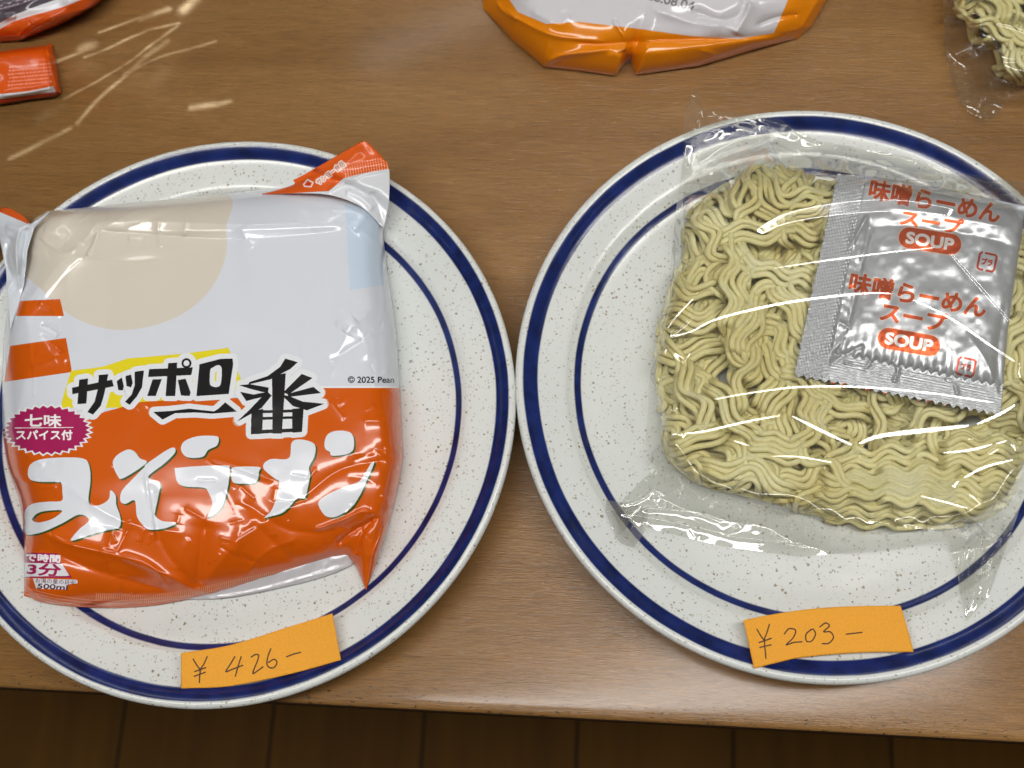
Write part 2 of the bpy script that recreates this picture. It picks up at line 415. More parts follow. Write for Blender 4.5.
for x in (-.3, .9):
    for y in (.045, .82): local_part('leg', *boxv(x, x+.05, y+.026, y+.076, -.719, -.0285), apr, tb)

# ------------------------------------------------------------------ plates
RP = 0.130
PROF = [(0, .0118), (.06, .0118), (.088, .0120), (.0955, .0125), (.1, .0134), (.1035, .0148), (.1062, .0168), (.1092, .0188), (.118, .0205), (.122, .0218), (.1245, .0236), (.1265, .0247), (.1281, .0251), (.1294, .0244), (.1300, .0230),
        (.1297, .0214), (.1275, .0192), (.12, .0150), (.105, .0090), (.082, .0045), (.0795, .0005), (.0765, 0), (.0745, .0005), (.0735, .004), (0, .004)]
PL = np.array([(-.1279, .1705), (.1299, .1378)])
def blur(a, n=7, it=3):
    for _ in range(it):
        for ax in (0, 1):
            m_ = min(n, a.shape[ax]//3)
            if m_ < 1: continue
            p = np.pad(a, [(m_, m_) if i == ax else (0, 0) for i in (0, 1)], mode='edge'); c = np.cumsum(p, axis=ax)
            c = np.insert(c, 0, 0, axis=ax); k = 2*m_+1
            a = (np.take(c, range(k, c.shape[ax]), ax)-np.take(c, range(0, c.shape[ax]-k), ax))/k
    return a
def drape(S, base, add):
    """sheet tension: bridge the dips beside the rim without cutting into the plate"""
    P = at(S[..., 0], S[..., 1], base); X, Y = P[..., 0], P[..., 1]; t = np.zeros(base.shape); Pf = np.array(PROF[:15])
    for c in PL:
        rr = np.hypot(X-c[0], Y-c[1]); t = np.where(rr < RP, np.maximum(t, np.interp(rr, Pf[:, 0], Pf[:, 1])), t)
    return np.maximum(blur(base, max(3, min(base.shape)//45)), t+add)
def surf(X, Y):
    z = np.zeros(np.shape(X)); P = np.array(PROF[:15])
    for c in PL:
        r = np.hypot(X-c[0], Y-c[1]); zz = np.interp(r, P[:, 0], P[:, 1]); zz = np.where(r > .1185, .0256, zz); z = np.where(r < RP+.03, np.maximum(z, zz), z)
    return z
def plate(c, m, label):
    prof = np.array(PROF); mid = smoothline(prof[1:-1], 4); prof = np.vstack([prof[:1], mid, prof[-1:]])
    n = 192; th = np.linspace(0, 2*math.pi, n, endpoint=False)
    V, Fc = [], []
    for r, z in prof[1:-1]: V += [(r*math.cos(t), r*math.sin(t), z) for t in th]
    k = len(prof)-2
    for i in range(k-1):
        for j in range(n): Fc.append((i*n+j, (i+1)*n+j, (i+1)*n+(j+1) % n, i*n+(j+1) % n))
    V.append((0, 0, prof[0][1])); V.append((0, 0, prof[-1][1])); a = len(V)-2
    for j in range(n): Fc.append((a, j, (j+1) % n)); Fc.append((a+1, (k-1)*n+(j+1) % n, (k-1)*n+j))
    me = bpy.data.meshes.new('plate'); me.from_pydata(V, [], Fc); me.materials.append(m)
    me.polygons.foreach_set('use_smooth', np.ones(len(Fc), bool)); me.update()
    o = bpy.data.objects.new('plate', me); C.objects.link(o); o.location = (c[0], c[1], .0002)
    tag(o, label, 'plate', 'white speckled plates with blue rings')
plate(PL[0], plate_mat('glaze of speckled stoneware', .1213, .1271, .1028, .1057, 0), 'speckled white plate with two blue rings under the orange and white noodle packet')
plate(PL[1], plate_mat('glaze of speckled stoneware b', .1202, .1266, .1012, .1043, 5), 'speckled white plate with two blue rings under the bare noodles in clear film')

# ------------------------------------------------------------------ pouches
def smooth01(t): t = np.clip(t, 0, 1); return t*t*(3-2*t)
def pouch(name, top, right, bottom, left, nu, nv, zfun, mats, canvas=None, parent=None, sm=True, under=.0006, loc=None):
    """closed pouch: upper sheet with relief zfun(S,u,v,base) and a lower sheet resting on what is below"""
    S, u, v = coons(top, right, bottom, left, nu, nv, sm)
    base = np.full(S.shape[:2], .012)
    for _ in range(4):
        P = at(S[..., 0], S[..., 1], base); base = surf(P[..., 0], P[..., 1])+under
    base = drape(S, base, under)
    z = zfun(S, u, v, base)
    up = at(S[..., 0], S[..., 1], np.maximum(z, base+.0002)).reshape(-1, 3)
    k = 6
    iu = np.unique(np.r_[np.arange(0, nu, k), nu-1]); iv = np.unique(np.r_[np.arange(0, nv, k), nv-1])
    lo = at(S[..., 0], S[..., 1], base)[np.ix_(iv, iu)].reshape(-1, 3)
    # lower sheet sits below the upper one's ground positions
    Vv = np.vstack([up, lo]); F1 = gridfaces(nv, nu); F2 = gridfaces(len(iv), len(iu), True)+len(up)
    uvs = None
    if canvas: uvs = np.vstack([canvas.uv(S), canvas.uv(S[np.ix_(iv, iu)])])
    mi = np.r_[np.zeros(len(F1), int), np.full(len(F2), 1 if len(mats) > 1 else 0, int)]
    return mesh(name, Vv, np.vstack([F1, F2]), mats, parent, uv=uvs, mi=mi, loc=loc), S

def cropA(p, ox, oy, k): return [(ox+x/k, oy+y/k) for x, y in p]
kA = 4.862
A = lambda p: cropA(p, 0, 340, kA)
B = lambda p: cropA(p, 200, 340, kA)
Cc = lambda p: cropA(p, 0, 480, kA)
D = lambda p: cropA(p, 200, 480, kA)

WHITE, ORANGE, BLACK = (212, 216, 224), (206, 88, 0), (24, 23, 24)
cv = Canvas(-60, 120, 420, 640, 4.5, WHITE)
# plain colour fields of the upper print
cv.poly([(28, 205), (215, 190), (226, 230), (224, 262), (205, 296), (170, 320), (120, 330), (75, 318), (40, 288), (18, 262)], (212, 204, 190), 8)
cv.poly([(20, 301), (60, 299), (64, 316), (16, 316)], ORANGE); cv.poly([(10, 346), (66, 338), (72, 372), (4, 382)], ORANGE)
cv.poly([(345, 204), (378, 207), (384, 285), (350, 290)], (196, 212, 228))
cv.poly(A([(300, 300), (345, 150), (500, 130), (620, 90), (900, 66), (1110, 38), (1180, 215), (1000, 330), (300, 330)]), (226, 210, 34))
# orange field
cv.poly([(-60, 425), (60, 428), (88, 420), (104, 412), (126, 406), (140, 402), (190, 399), (240, 398), (268, 399), (322, 388), (396, 388), (420, 388), (420, 640), (-60, 640)], ORANGE)
cv.stroke([(320, 387), (397, 387)], 1.4, (235, 236, 238), False)
# brand line lettering
bk = [A([(350, 232), (545, 193), (553, 225), (352, 264)]), A([(385, 193), (428, 187), (420, 309), (376, 312)]),
      A([(480, 170), (527, 166), (505, 270), (490, 320), (452, 363), (425, 350), (460, 300), (478, 230)]),
      A([(568, 200), (592, 182), (602, 225), (597, 245), (575, 243)]), A([(610, 175), (637, 168), (645, 210), (637, 230), (615, 224)]),
      A([(655, 155), (700, 148), (690, 230), (665, 275), (630, 315), (608, 300), (640, 265), (655, 220)]),
      A([(725, 142), (937, 133), (930, 170), (720, 180)]), A([(818, 113), (862, 110), (852, 272), (805, 272)]),
      A([(742, 192), (787, 190), (757, 272), (716, 272)]), A([(865, 195), (902, 188), (927, 255), (922, 272), (880, 270)]),
      A([(745, 350), (830, 345), (920, 334), (1040, 347), (1060, 335), (1095, 303), (1152, 348), (1030, 358), (950, 352), (850, 356), (790, 387)])]
ban = [B(p) for p in ([(415, 90), (475, 108), (440, 140), (340, 192), (235, 216), (240, 205), (330, 175), (390, 130)], [(350, 170), (417, 162), (398, 455), (353, 455)],
      [(195, 252), (260, 265), (330, 252), (345, 268), (262, 287), (225, 297)], [(190, 220), (245, 215), (335, 232), (330, 256), (300, 252), (240, 236)],
      [(495, 165), (547, 185), (430, 265), (405, 255)], [(425, 262), (552, 228), (587, 258), (430, 277)],
      [(305, 272), (350, 268), (300, 330), (180, 397), (240, 340)], [(395, 265), (440, 275), (500, 300), (605, 310), (520, 342), (450, 320)],
      [(250, 345), (307, 335), (302, 456), (247, 458)], [(448, 335), (504, 330), (496, 447), (449, 451)],
      [(300, 342), (450, 338), (450, 352), (300, 356)], [(300, 375), (450, 370), (450, 383), (300, 388)], [(300, 437), (450, 430), (450, 447), (300, 455)])]
mb = cv.mask(bk)
for q in ban: mb |= cv.mask([q])
ro = cv.mask([A([(970, 118), (1072, 92), (1130, 90), (1134, 115), (1112, 262), (955, 273)])]) & ~cv.mask([smoothline(A([(1032, 135), (1062, 122), (1078, 140), (1074, 212), (1058, 228), (1034, 226), (1020, 210), (1022, 148)]), 6, True)])
ring = cv.mask([[(186.5+5.0*math.cos(t), 363.2+5.0*math.sin(t)) for t in np.linspace(0, 6.28, 40)]]) & ~cv.mask([[(186.5+2.9*math.cos(t), 363.2+2.9*math.sin(t)) for t in np.linspace(0, 6.28, 40)]])
mb |= ro | ring
cv.put(cv.grow(mb, 5.2), (224, 227, 231)); cv.put(mb, BLACK)
# pink starburst
def star(r1, r2, n=32):
    return [(47.3+(r1 if i % 2 else r2)*math.cos(i*math.pi/n), 430+(r1 if i % 2 else r2)*.57*math.sin(i*math.pi/n)) for i in range(2*n)]
cv.poly(star(46.5, 41.5), (228, 230, 234)); cv.poly(star(43, 38.5), (164, 30, 88))
def bold(m, r): return cv.grow(m, r)
cv.put(bold(cv.text('七味', 43, 420.6, 36, 12), .45), (240, 238, 240)); cv.stroke([(15, 428), (73, 427.4)], .8, (240, 238, 240), False)
cv.put(bold(cv.text('スパイス付', 44.2, 435, 56, 9.5), .35), (240, 238, 240))
# large brushed lettering
mi_ = A([(135, 650), (148, 605), (200, 580), (300, 571), (400, 575), (432, 605), (440, 680)])+Cc([(430, 100), (455, 125), (500, 115), (530, 90), (537, 50), (562, 75), (565, 120), (585, 180), (580, 230), (520, 245), (430, 270), (345, 295), (380, 245), (432, 195), (385, 168), (300, 212), (200, 255), (125, 262), (120, 200), (122, 148), (160, 115), (240, 105), (300, 100), (303, 60), (298, 15)])+A([(275, 690), (200, 690), (150, 680)])
mih = Cc([(158, 185), (200, 155), (300, 148), (262, 185), (200, 205), (165, 202)])
so1 = A([(548, 600), (570, 560), (620, 533), (655, 543), (680, 575), (712, 598), (600, 672), (572, 660)])
so2 = A([(715, 600), (830, 525), (852, 545), (800, 600), (720, 665), (776, 692), (770, 760), (755, 830), (755, 855), (790, 880), (858, 888), (820, 910), (770, 921), (720, 921), (690, 895), (665, 855), (655, 780), (610, 797), (585, 782), (592, 735), (640, 680), (700, 620)])
ra1 = A([(880, 520), (900, 490), (960, 468), (1040, 466), (1064, 477), (1054, 513), (1012, 535), (985, 568), (920, 572), (888, 552)])
ra2 = A([(850, 630), (860, 622), (980, 612), (1100, 610), (1116, 622), (1112, 690), (1098, 760), (1080, 805), (1050, 842), (1007, 863), (1022, 830), (1032, 790), (1012, 740), (990, 718), (900, 712), (862, 690)])
cho = B([(155, 640), (165, 618), (285, 617), (287, 640), (270, 692), (180, 698), (155, 682)])
me_ = B([(445, 500), (480, 483), (540, 495), (562, 520), (555, 570), (530, 620), (535, 660), (515, 756), (500, 771), (470, 771), (440, 806), (400, 841), (350, 856), (313, 864), (345, 831), (370, 771), (385, 690), (365, 675), (312, 630), (312, 600), (350, 578), (432, 575)])
n1_ = B([(605, 500), (620, 460), (660, 442), (720, 445), (745, 470), (748, 520), (735, 545), (700, 558), (640, 562), (632, 545), (610, 530)])
n2_ = B([(835, 596), (800, 650), (770, 690), (700, 715), (640, 741), (590, 771), (575, 800), (605, 851), (645, 863), (690, 846), (740, 811), (780, 751), (803, 700), (845, 605)])
m = np.zeros((cv.Hh, cv.W), bool)
for q in (mi_, so1, so2, ra1, ra2, cho, me_, n1_, n2_): m |= cv.mask([smoothline(q, 5, True)])
m &= ~cv.mask([smoothline(mih, 5, True)])
sh = m.copy()
for k in range(1, 11):
    dx, dy = int(k*.85), int(k*.75); sh[dy:, dx:] |= m[:-dy or None, :-dx or None]
cv.put(sh, (58, 78, 22)); cv.put(m, (222, 225, 232))
# cooking time box
MAG = (158, 28, 82)
cv.poly(Cc([(118, 352), (280, 357), (300, 405), (350, 475), (118, 475)]), MAG)
cv.poly(Cc([(118, 402), (302, 408), (338, 466), (118, 470)]), (222, 222, 228))
cv.put(bold(cv.text('で時間', 43, 558, 34, 7.5, 3), .35), (236, 232, 236))
cv.put(bold(cv.text('3分', 44, 569.6, 33, 11.5, 3, .1), .5), MAG)
cv.poly(Cc([(160, 478), (375, 485), (378, 502), (330, 508), (325, 533), (175, 528)]), (222, 222, 228))
cv.put(bold(cv.text('お湯の量の目安', 55.5, 581.5, 40, 4.6, 3), 0), (80, 40, 60)); cv.put(bold(cv.text('500ml', 52.5, 586.8, 30, 4.8, 3, .1), .15), (80, 40, 60))
# copyright line
cv.put(bold(cv.text('© 2025 Pean', 371, 379.6, 46, 6.4, 0), .12), (44, 46, 52))
# crimped salmon strip at the foot
for yy in range(0, 3):
    P0 = [(26, 588+yy*3), (60, 596+yy*3), (110, 601+yy*2.6), (190, 596+yy*2.4)]
    cv.stroke(P0, .9, (222, 130, 92))
for xx in np.arange(96, 345, 2.1):
    yb = np.interp(xx, [96, 150, 200, 275, 345], [600, 603, 594, 578, 562])
    cv.stroke([(xx, yb), (xx+.6, yb-7)], .7, (232, 150, 108), False)
im = cv.image('packet print')

pk_m = printed('printed pouch film', im, .22, .5)
silver = simple('silver pouch lining', L4(196, 196, 198), .32, .55)
pk = empty('noodle_packet', (*PL[0], .012))
tag(pk, 'full orange and white noodle packet with Japanese lettering lying on the plate', 'noodle packet')
def crv(items): return items
pk_cr = [([(22, 532), (45, 533), (72, 545), (118, 556), (160, 572), (198, 592)], 7, 2.2), ([(22, 545), (60, 556), (110, 575), (190, 596)], 9, -2.0),
    ([(145, 470), (149, 500), (155, 543)], 3, 1.0), ([(196, 592), (200, 560), (206, 520)], 9, -2.4), ([(207, 460), (240, 469), (275, 481)], 3.5, 1.0),
    ([(198, 592), (240, 540), (300, 500)], 12, 1.8), ([(310, 531), (345, 519), (362, 511), (376, 514)], 3.5, 1.7), ([(336, 546), (352, 532), (380, 516)], 5, -2.6),
    ([(370, 560), (378, 542), (386, 524)], 3, 1.6), ([(356, 556), (361, 535), (374, 519)], 5, -2.2), ([(382, 494), (391, 513)], 2.5, 1.0), ([(389, 460), (402, 469)], 2.5, 1.0),
    ([(92, 226), (150, 232), (235, 229), (350, 226)], 9, 1.0), ([(40, 238), (58, 250), (70, 252), (78, 246)], 3, .8), ([(68, 252), (70, 300), (80, 360)], 14, .7),
    ([(4, 472), (26, 482), (40, 478)], 5, 1.3), ([(60, 481), (40, 487), (58, 486)], 3, .7), ([(12, 476), (26, 520)], 6, -1.4), ([(110, 529), (117, 543)], 2, .5),
    ([(150, 300), (200, 360), (250, 430)], 26, .6), ([(118, 370), (150, 410)], 2.6, .45), ([(112, 372), (140, 412)], 2.2, .35), ([(330, 400), (345, 420)], 3, .5),
    ([(250, 520), (290, 560), (300, 585)], 10, -1.6), ([(222, 480), (240, 520), (235, 560)], 12, 1.2), ([(170, 590), (150, 565), (120, 555)], 5, 1.2),
    ([(384, 250), (378, 330), (388, 420)], 9, -.8), ([(340, 300), (372, 360)], 14, .8), ([(20, 280), (30, 350), (16, 420)], 10, .9), ([(52, 240), (90, 330)], 18, .5),
    ([(240, 590), (262, 555), (300, 538)], 5, .8), ([(290, 582), (318, 556), (344, 548)], 6, 1.0), ([(20, 400), (60, 470)], 16, -.6)]
pk_fac = [([(90, 226), (150, 228), (235, 232), (300, 229), (352, 226)], 15, 0), ([(208, 464), (240, 471), (274, 481)], 3.6, 0), ([(26, 535), (45, 534), (72, 545)], 4, 0), ([(149, 490), (151, 515), (155, 541)], 2.2, 0),
    ([(314, 530), (340, 520), (360, 512), (371, 514)], 3.4, 0), ([(372, 558), (378, 542), (384, 527)], 3.4, 0), ([(384, 496), (390, 511)], 2.6, 0), ([(392, 461), (402, 469)], 3, 0), ([(110, 529), (117, 543)], 2.2, 0), ([(112, 371), (126, 392), (138, 408)], 2.2, 0), ([(122, 366), (134, 380)], 2, 0), ([(335, 399), (339, 407)], 2.4, 0), ([(108, 553), (120, 553)], 2.6, 0), ([(302, 572), (308, 568)], 2.6, 0), ([(270, 577), (278, 576)], 2.6, 0), ([(204, 592), (220, 586)], 3, 0), ([(196, 592), (200, 584)], 3, 0)]
rp = np.random.default_rng(21)
for _ in range(46):
    ex = rp.random() < .6
    x, y = (rp.choice([rp.uniform(12, 60), rp.uniform(345, 392)]), rp.uniform(220, 560)) if ex else (rp.uniform(40, 380), rp.choice([rp.uniform(208, 250), rp.uniform(520, 590)]))
    a = rp.normal(0, .5) if ex else rp.normal(1.57, .5)
    l = rp.uniform(14, 44); k = rp.normal(0, .25)
    pk_cr.append(([(x-l/2*math.cos(a), y-l/2*math.sin(a)), (x, y), (x+l/2*math.cos(a+k), y+l/2*math.sin(a+k))], rp.uniform(3, 8), rp.choice([-1, 1])*rp.uniform(.35, 1.1)))
for _ in range(70):
    x = rp.uniform(20, 395); y = rp.uniform(470, 596) if rp.random() < .7 else rp.uniform(210, 470)
    if y < 470: x = rp.choice([rp.uniform(8, 34), rp.uniform(368, 398)])
    a = rp.uniform(-.6, 2.4); l = rp.uniform(8, 26)
    pk_cr.append(([(x-l/2*math.cos(a), y-l/2*math.sin(a)), (x+l/2*math.cos(a), y+l/2*math.sin(a))], rp.uniform(1.8, 3.6), rp.choice([-1, 1])*rp.uniform(.15, .5)))
for P, w_, h_ in [([(60, 255), (130, 262), (215, 252)], 10, .7), ([(240, 215), (250, 270), (268, 330)], 12, .6), ([(300, 205), (322, 260), (330, 330)], 10, -.7), ([(90, 215), (110, 290), (100, 350)], 14, -.6), ([(345, 250), (310, 300), (300, 370)], 9, .5), ([(150, 330), (220, 318), (300, 340)], 14, .5), ([(390, 300), (350, 330), (330, 380)], 7, .7), ([(196, 590), (160, 540), (150, 480)], 8, -1.4), ([(300, 500), (340, 470), (390, 460)], 7, -1.0), ([(240, 500), (290, 530), (340, 530)], 8, -1.3), ([(60, 480), (120, 520), (190, 535)], 8, .9)]: pk_cr.append((P, w_, h_))
def zpack(S, u, v, base):
    a = 1-np.abs(2*u-1)**9; c = 1-np.clip(1-2*v, 0, 1)**7-np.clip(2*v-1, 0, 1)**4.5
    e = np.clip(a, 0, 1)**.55*np.clip(c, 0, 1)**.6
    z = base+.027*e+.0018*e*np.sin(u*2.6+v*2)
    z += creases(S, pk_cr, .05)*np.clip(e*2, .15, 1)*.8
    z += (vnoise(S[..., 0]/45, S[..., 1]/45)*.0016+vnoise(S[..., 0]/16+9, S[..., 1]/16)*.0002)*e
    return z+facets(S, pk_fac, .038, z)
pkb, _ = pouch('pouch', [(47, 211), (100, 206), (160, 200), (250, 191), (320, 187), (386, 196)], [(386, 196), (384, 240), (396, 330), (403, 440), (402, 470), (392, 515), (378, 560), (366, 590)],
      [(24, 596), (60, 605), (130, 606), (200, 597), (270, 578), (335, 558), (352, 562), (366, 590)], [(47, 211), (30, 225), (22, 270), (6, 320), (2, 400), (6, 460), (20, 505), (24, 550), (24, 596)], 560, 560, zpack, [pk_m, silver], cv, pk)
# upper sealed corner, folded orange flap
fc = Canvas(200, 125, 400, 260, 6, (214, 217, 222))
fc.poly([(200, 190), (293, 178), (330, 155), (362, 138), (400, 162), (400, 169), (388, 169), (365, 173), (344, 178), (336, 185), (329, 191), (260, 195), (200, 205)], (222, 92, 22))
for i in range(17):
    x = 346+i*2.6; y = 177.5-i*.55
    for j in range(5): fc.stroke([(x-j*.4, y-j*2.6), (x-.3-j*.4, y-1.5-j*2.6)], .75-.11*j, (240, 200, 176), False)
mk = fc.linemask([(303.5, 184.5), (307.5, 179.5), (313, 182.5), (311, 186.8), (304.5, 186.3), (303.5, 184.5)], 1.3); fc.put(mk, (240, 224, 216)); fc.poly([(306, 184.8), (308, 182), (310.5, 183.5), (309.5, 185.3)], (190, 50, 40))
tm = fc.text('サンヨー食品', 330.5, 173, 33, 6, -37); fc.put(fc.grow(tm, 1.3), (240, 222, 212)); fc.put(tm, (190, 60, 36))
fm = printed('printed seal film', fc.image('seal print'), .25, .6)
def zflap(S, u, v, base):
    hmp = .012+.010*np.sin(np.pi*np.clip(u*.9+.05, 0, 1))*(v*.8+.2)
    return base+hmp*.9+creases(S, [([(388, 169), (365, 174), (340, 185), (325, 195)], 3, 1.0), ([(372, 190), (378, 205), (384, 225)], 5, -1.2), ([(345, 190), (362, 198), (375, 210)], 5, 1.0), ([(300, 186), (340, 165), (366, 147)], 8, .8)])*1.2
def sheet(name, top, right, bottom, left, nu, nv, zfun, m, canvas=None, parent=None, thick=.0003, sm=True, loc=None, rel=True):
    S, u, v = coons(top, right, bottom, left, nu, nv, sm)
    base = np.full(S.shape[:2], .012)
    for _ in range(4):
        P = at(S[..., 0], S[..., 1], base); base = surf(P[..., 0], P[..., 1])
    base = drape(S, base, .0004)
    z = zfun(S, u, v, base)
    V = at(S[..., 0], S[..., 1], z).reshape(-1, 3)
    o = mesh(name, V, gridfaces(nv, nu), m, parent, uv=canvas.uv(S) if canvas else None, loc=loc)
    if thick:
        md = o.modifiers.new('thickness', 'SOLIDIFY'); md.thickness = thick; md.offset = -1
    return o
sheet('seal_flap', [(293, 180), (305, 174), (331, 159), (350, 148), (363, 141), (370, 144)], [(370, 144), (383, 158), (389, 168), (389, 200), (384, 228)], [(262, 194), (300, 193), (330, 195), (360, 206), (384, 228)], [(293, 180), (294, 184), (280, 189), (262, 194)], 120, 70, zflap, fm, fc, pk)
# upper left gathered corner
lc = Canvas(-60, 190, 80, 360, 5, (206, 212, 219))
lc.poly([(-60, 195), (12, 205), (34, 220), (28, 224), (0, 212), (-60, 204)], (203, 84, 24))
lm = printed('printed seal film b', lc.image('seal print b'), .25, .6)
def zleft(S, u, v, base):
    return base+.003+.013*np.sin(np.pi*np.clip(u, 0, 1)*.5)+creases(S, [([(4, 226), (22, 228), (45, 216)], 4, 1.5), ([(20, 228), (16, 250), (20, 290)], 3, 1.6), ([(12, 235), (6, 255), (12, 280)], 4, -1.6), ([(28, 226), (24, 250), (22, 272)], 3, -1.4)])*1.3
sheet('corner_flap', [(-40, 207), (-10, 207), (10, 208), (24, 216), (30, 224), (50, 211)], [(50, 211), (34, 228), (27, 250), (24, 285), (10, 330)], [(-40, 240), (0, 242), (6, 270), (10, 330)], [(-40, 207), (-40, 240)], 90, 60, zleft, lm, lc, pk, sm=False)
# back layer showing at the foot
def zback(S, u, v, base): return base+.0012+.004*(1-v)+creases(S, [([(200, 600), (260, 590), (350, 565)], 1.5, .9), ([(330, 560), (346, 556), (356, 548)], 2, .8)]+[([(x, 603-.16*(x-190)), (x+4, 588-.2*(x-190))], 2, .5*(1 if x % 3 else -1)) for x in range(205, 350, 13)])
sheet('back_seam', [(180, 590), (240, 580), (300, 566), (340, 545), (357, 535)], [(357, 535), (357, 552), (351, 566)], [(180, 597), (230, 594), (290, 581), (325, 571), (351, 560)], [(180, 590), (180, 600)], 90, 14, zback, simple('crimped silver back', L4(204, 204, 208), .3, .2), None, pk)
# salmon crimp at lower left
def zcr(S, u, v, base): return base+.0014+.0035*np.sin(np.pi*(1-v)*.6)+creases(S, [([(27, 592), (60, 600), (120, 603)], 2.2, .9), ([(24, 575), (30, 590), (60, 596)], 2, .9)])
sheet('foot_seal', [(27, 575), (32, 588), (60, 594), (110, 598), (160, 594), (196, 588)], [(196, 588), (196, 598)], [(25, 578), (29, 596), (50, 604), (100, 608), (150, 606), (196, 598)], [(27, 575), (25, 578)], 120, 16, zcr, simple('salmon seal film', L4(205, 112, 76), .3, 0, .5), None, pk)

# ------------------------------------------------------------------ noodle blocks
nm = noodle_mat()
def in_radius(P, c, x, y):
    P = np.asarray(P, float)-c; th = np.arctan2(P[:, 1], P[:, 0]); r = np.hypot(P[:, 0], P[:, 1]); o = np.argsort(th)
    th, r = th[o], r[o]; th = np.r_[th[-1]-2*np.pi, th, th[0]+2*np.pi]; r = np.r_[r[-1], r, r[0]]
    return np.interp(np.arctan2(y-c[1], x-c[0]), th, r)
def tubes(paths, rad, sides=7, flat=.8):
    VV, FF, off = [], [], 0
    for P in paths:
        n = len(P); T = np.gradient(P, axis=0); T /= np.linalg.norm(T, axis=1)[:, None]+1e-12
        up = np.array([0, 0, 1.0]); Sd = np.cross(T, up); Sd /= np.linalg.norm(Sd, axis=1)[:, None]+1e-12; U = np.cross(Sd, T)
        a = np.linspace(0, 2*np.pi, sides, endpoint=False)
        r = rad*(.92+.16*rng.random())
        tp = np.ones(n); tp[0] = tp[-1] = .35
        ringv = P[:, None]+(Sd[:, None]*np.cos(a)[None, :, None]+U[:, None]*np.sin(a)[None, :, None]*flat)*(r*tp)[:, None, None]
        VV.append(ringv.reshape(-1, 3)); i = np.arange(n*sides).reshape(n, sides)
        q = np.stack([i[:-1], np.roll(i[:-1], -1, 1), np.roll(i[1:], -1, 1), i[1:]], -1).reshape(-1, 4)
        FF.append(q+off); off += n*sides
    return np.vstack(VV), np.vstack(FF)
def noodle_block(outline, cen, z0, thick, zones, spacing, label, loc, seed, group=None):
    r_ = np.random.default_rng(seed); paths = []
    outline = smoothline(outline, 8, True)
    lo, hi = outline.min(0), outline.max(0)
    for layer, (zt, spc) in enumerate(((.30, spacing*1.25), (.62, spacing*1.15), (1.0, spacing*1.08))):
        xs = np.arange(lo[0], hi[0], spc); ys = np.arange(lo[1], hi[1], spc)
        for X in xs:
            for Y in ys:
                x, y = X+r_.uniform(-.4, .4)*spc, Y+r_.uniform(-.4, .4)*spc
                if math.hypot(x-cen[0], y-cen[1]) > in_radius(outline, cen, x, y)*.97: continue
                a0, reg, amp = zones(x, y)
                if layer == 2 and r_.random() < (.25 if reg > .5 else .2): continue
                if reg < .5 and layer > 0 and zones(x+18, y+34)[1] > .5 and zones(x, y+34)[1] > .5: continue
                a = a0+r_.normal(0, .95*(1-reg))+(r_.normal(0, .07) if reg > .5 else 0); Ln = int(r_.uniform(50, 120)*(1+.4*reg)); ns = int(r_.integers(2, 6))+(2 if reg > .5 else 0); curl = r_.normal(0, .028*(1-reg))
                step = 1.7; pts = []; px, py = x-math.cos(a)*Ln*.5, y-math.sin(a)*Ln*.5
                nst = int(Ln/step); ph = r_.uniform(0, 6.28) if reg < .5 else px/31*2*math.pi
                wl = r_.uniform(32, 54) if reg < .5 else 36; am = amp*r_.uniform(.6, 1.9) if reg < .5 else amp
                zj = r_.uniform(-.34, .06); th = a
                cl = []
                for k in range(nst):
                    cl.append((px, py, th)); th += curl*step*.55+(r_.normal(0, .02) if reg < .5 else 0); px += math.cos(th)*step; py += math.sin(th)*step
                cl = np.array(cl); t = np.linspace(0, 1, nst)
                arch = np.clip(np.sin(np.pi*t)*2.0, 0, 1)**.8
                nx, ny = -np.sin(cl[:, 2]), np.cos(cl[:, 2])
                ss = t*Ln
                if reg >= .5: ph = 0; phase = (cl[:, 0])/36*2*np.pi
                else: phase = ss/wl*2*np.pi+ph
                for s in range(ns):
                    offs = (s-(ns-1)/2)*5.9+r_.normal(0, .7)
                    wv = am*(1+r_.normal(0, .12))*np.sin(phase+s*.16+r_.normal(0, .3 if reg < .5 else .12))
                    qx = cl[:, 0]+nx*(offs+wv); qy = cl[:, 1]+ny*(offs+wv)
                    d = np.hypot(qx-cen[0], qy-cen[1]); R = in_radius(outline, cen, qx, qy)+1-r_.uniform(0, 9)
                    f = np.minimum(1, R/np.maximum(d, 1e-6)); edge = np.clip((R-d)/16, 0, 1)
                    qx = cen[0]+(qx-cen[0])*f; qy = cen[1]+(qy-cen[1])*f
                    side = np.sqrt(1-(1-edge)**2)
                    zz = z0+.0015+thick*np.clip((zt+zj+r_.normal(0, .05))*(.3+.7*side)*(.35+.65*arch), 0, 1.0)+.0004*np.sin(phase*1.0+1.2)+s*.00005
                    # a strand squashed onto the rim is dropped where it bunches up
                    keep = d < R+26
                    idx = np.where(keep)[0]
                    if len(idx) < 8: continue
                    sl = slice(idx[0], idx[-1]+1)
                    Pp = at(qx[sl], qy[sl], zz[sl])
                    Pp = Pp[::1]
                    paths.append(Pp)
    V, Fc = tubes(paths, .00142)
    o = mesh('noodle_block', V, Fc, nm, loc=loc); tag(o, label, 'noodles', group); return o
def zonesA(x, y):
    if y > 452+8*math.sin(x*.03) and x > 835: return -.02+.07*math.sin(x*.02+y*.03), 1.0, 3.9
    if x < 760: return math.pi/2+.5*math.sin(y*.021+x*.01), 0, 3.8
    return 1.4*math.sin(x*.023+y*.019)+.9, 0, 3.6
outA = [(657, 348), (668, 300), (682, 255), (690, 215), (712, 196), (735, 180), (765, 163), (800, 170), (840, 180), (920, 186), (985, 200), (1020, 225), (1042, 300), (1036, 380), (1024, 450), (1006, 500), (968, 522), (900, 527), (850, 524), (795, 509), (745, 494), (696, 480), (667, 450), (660, 400)]
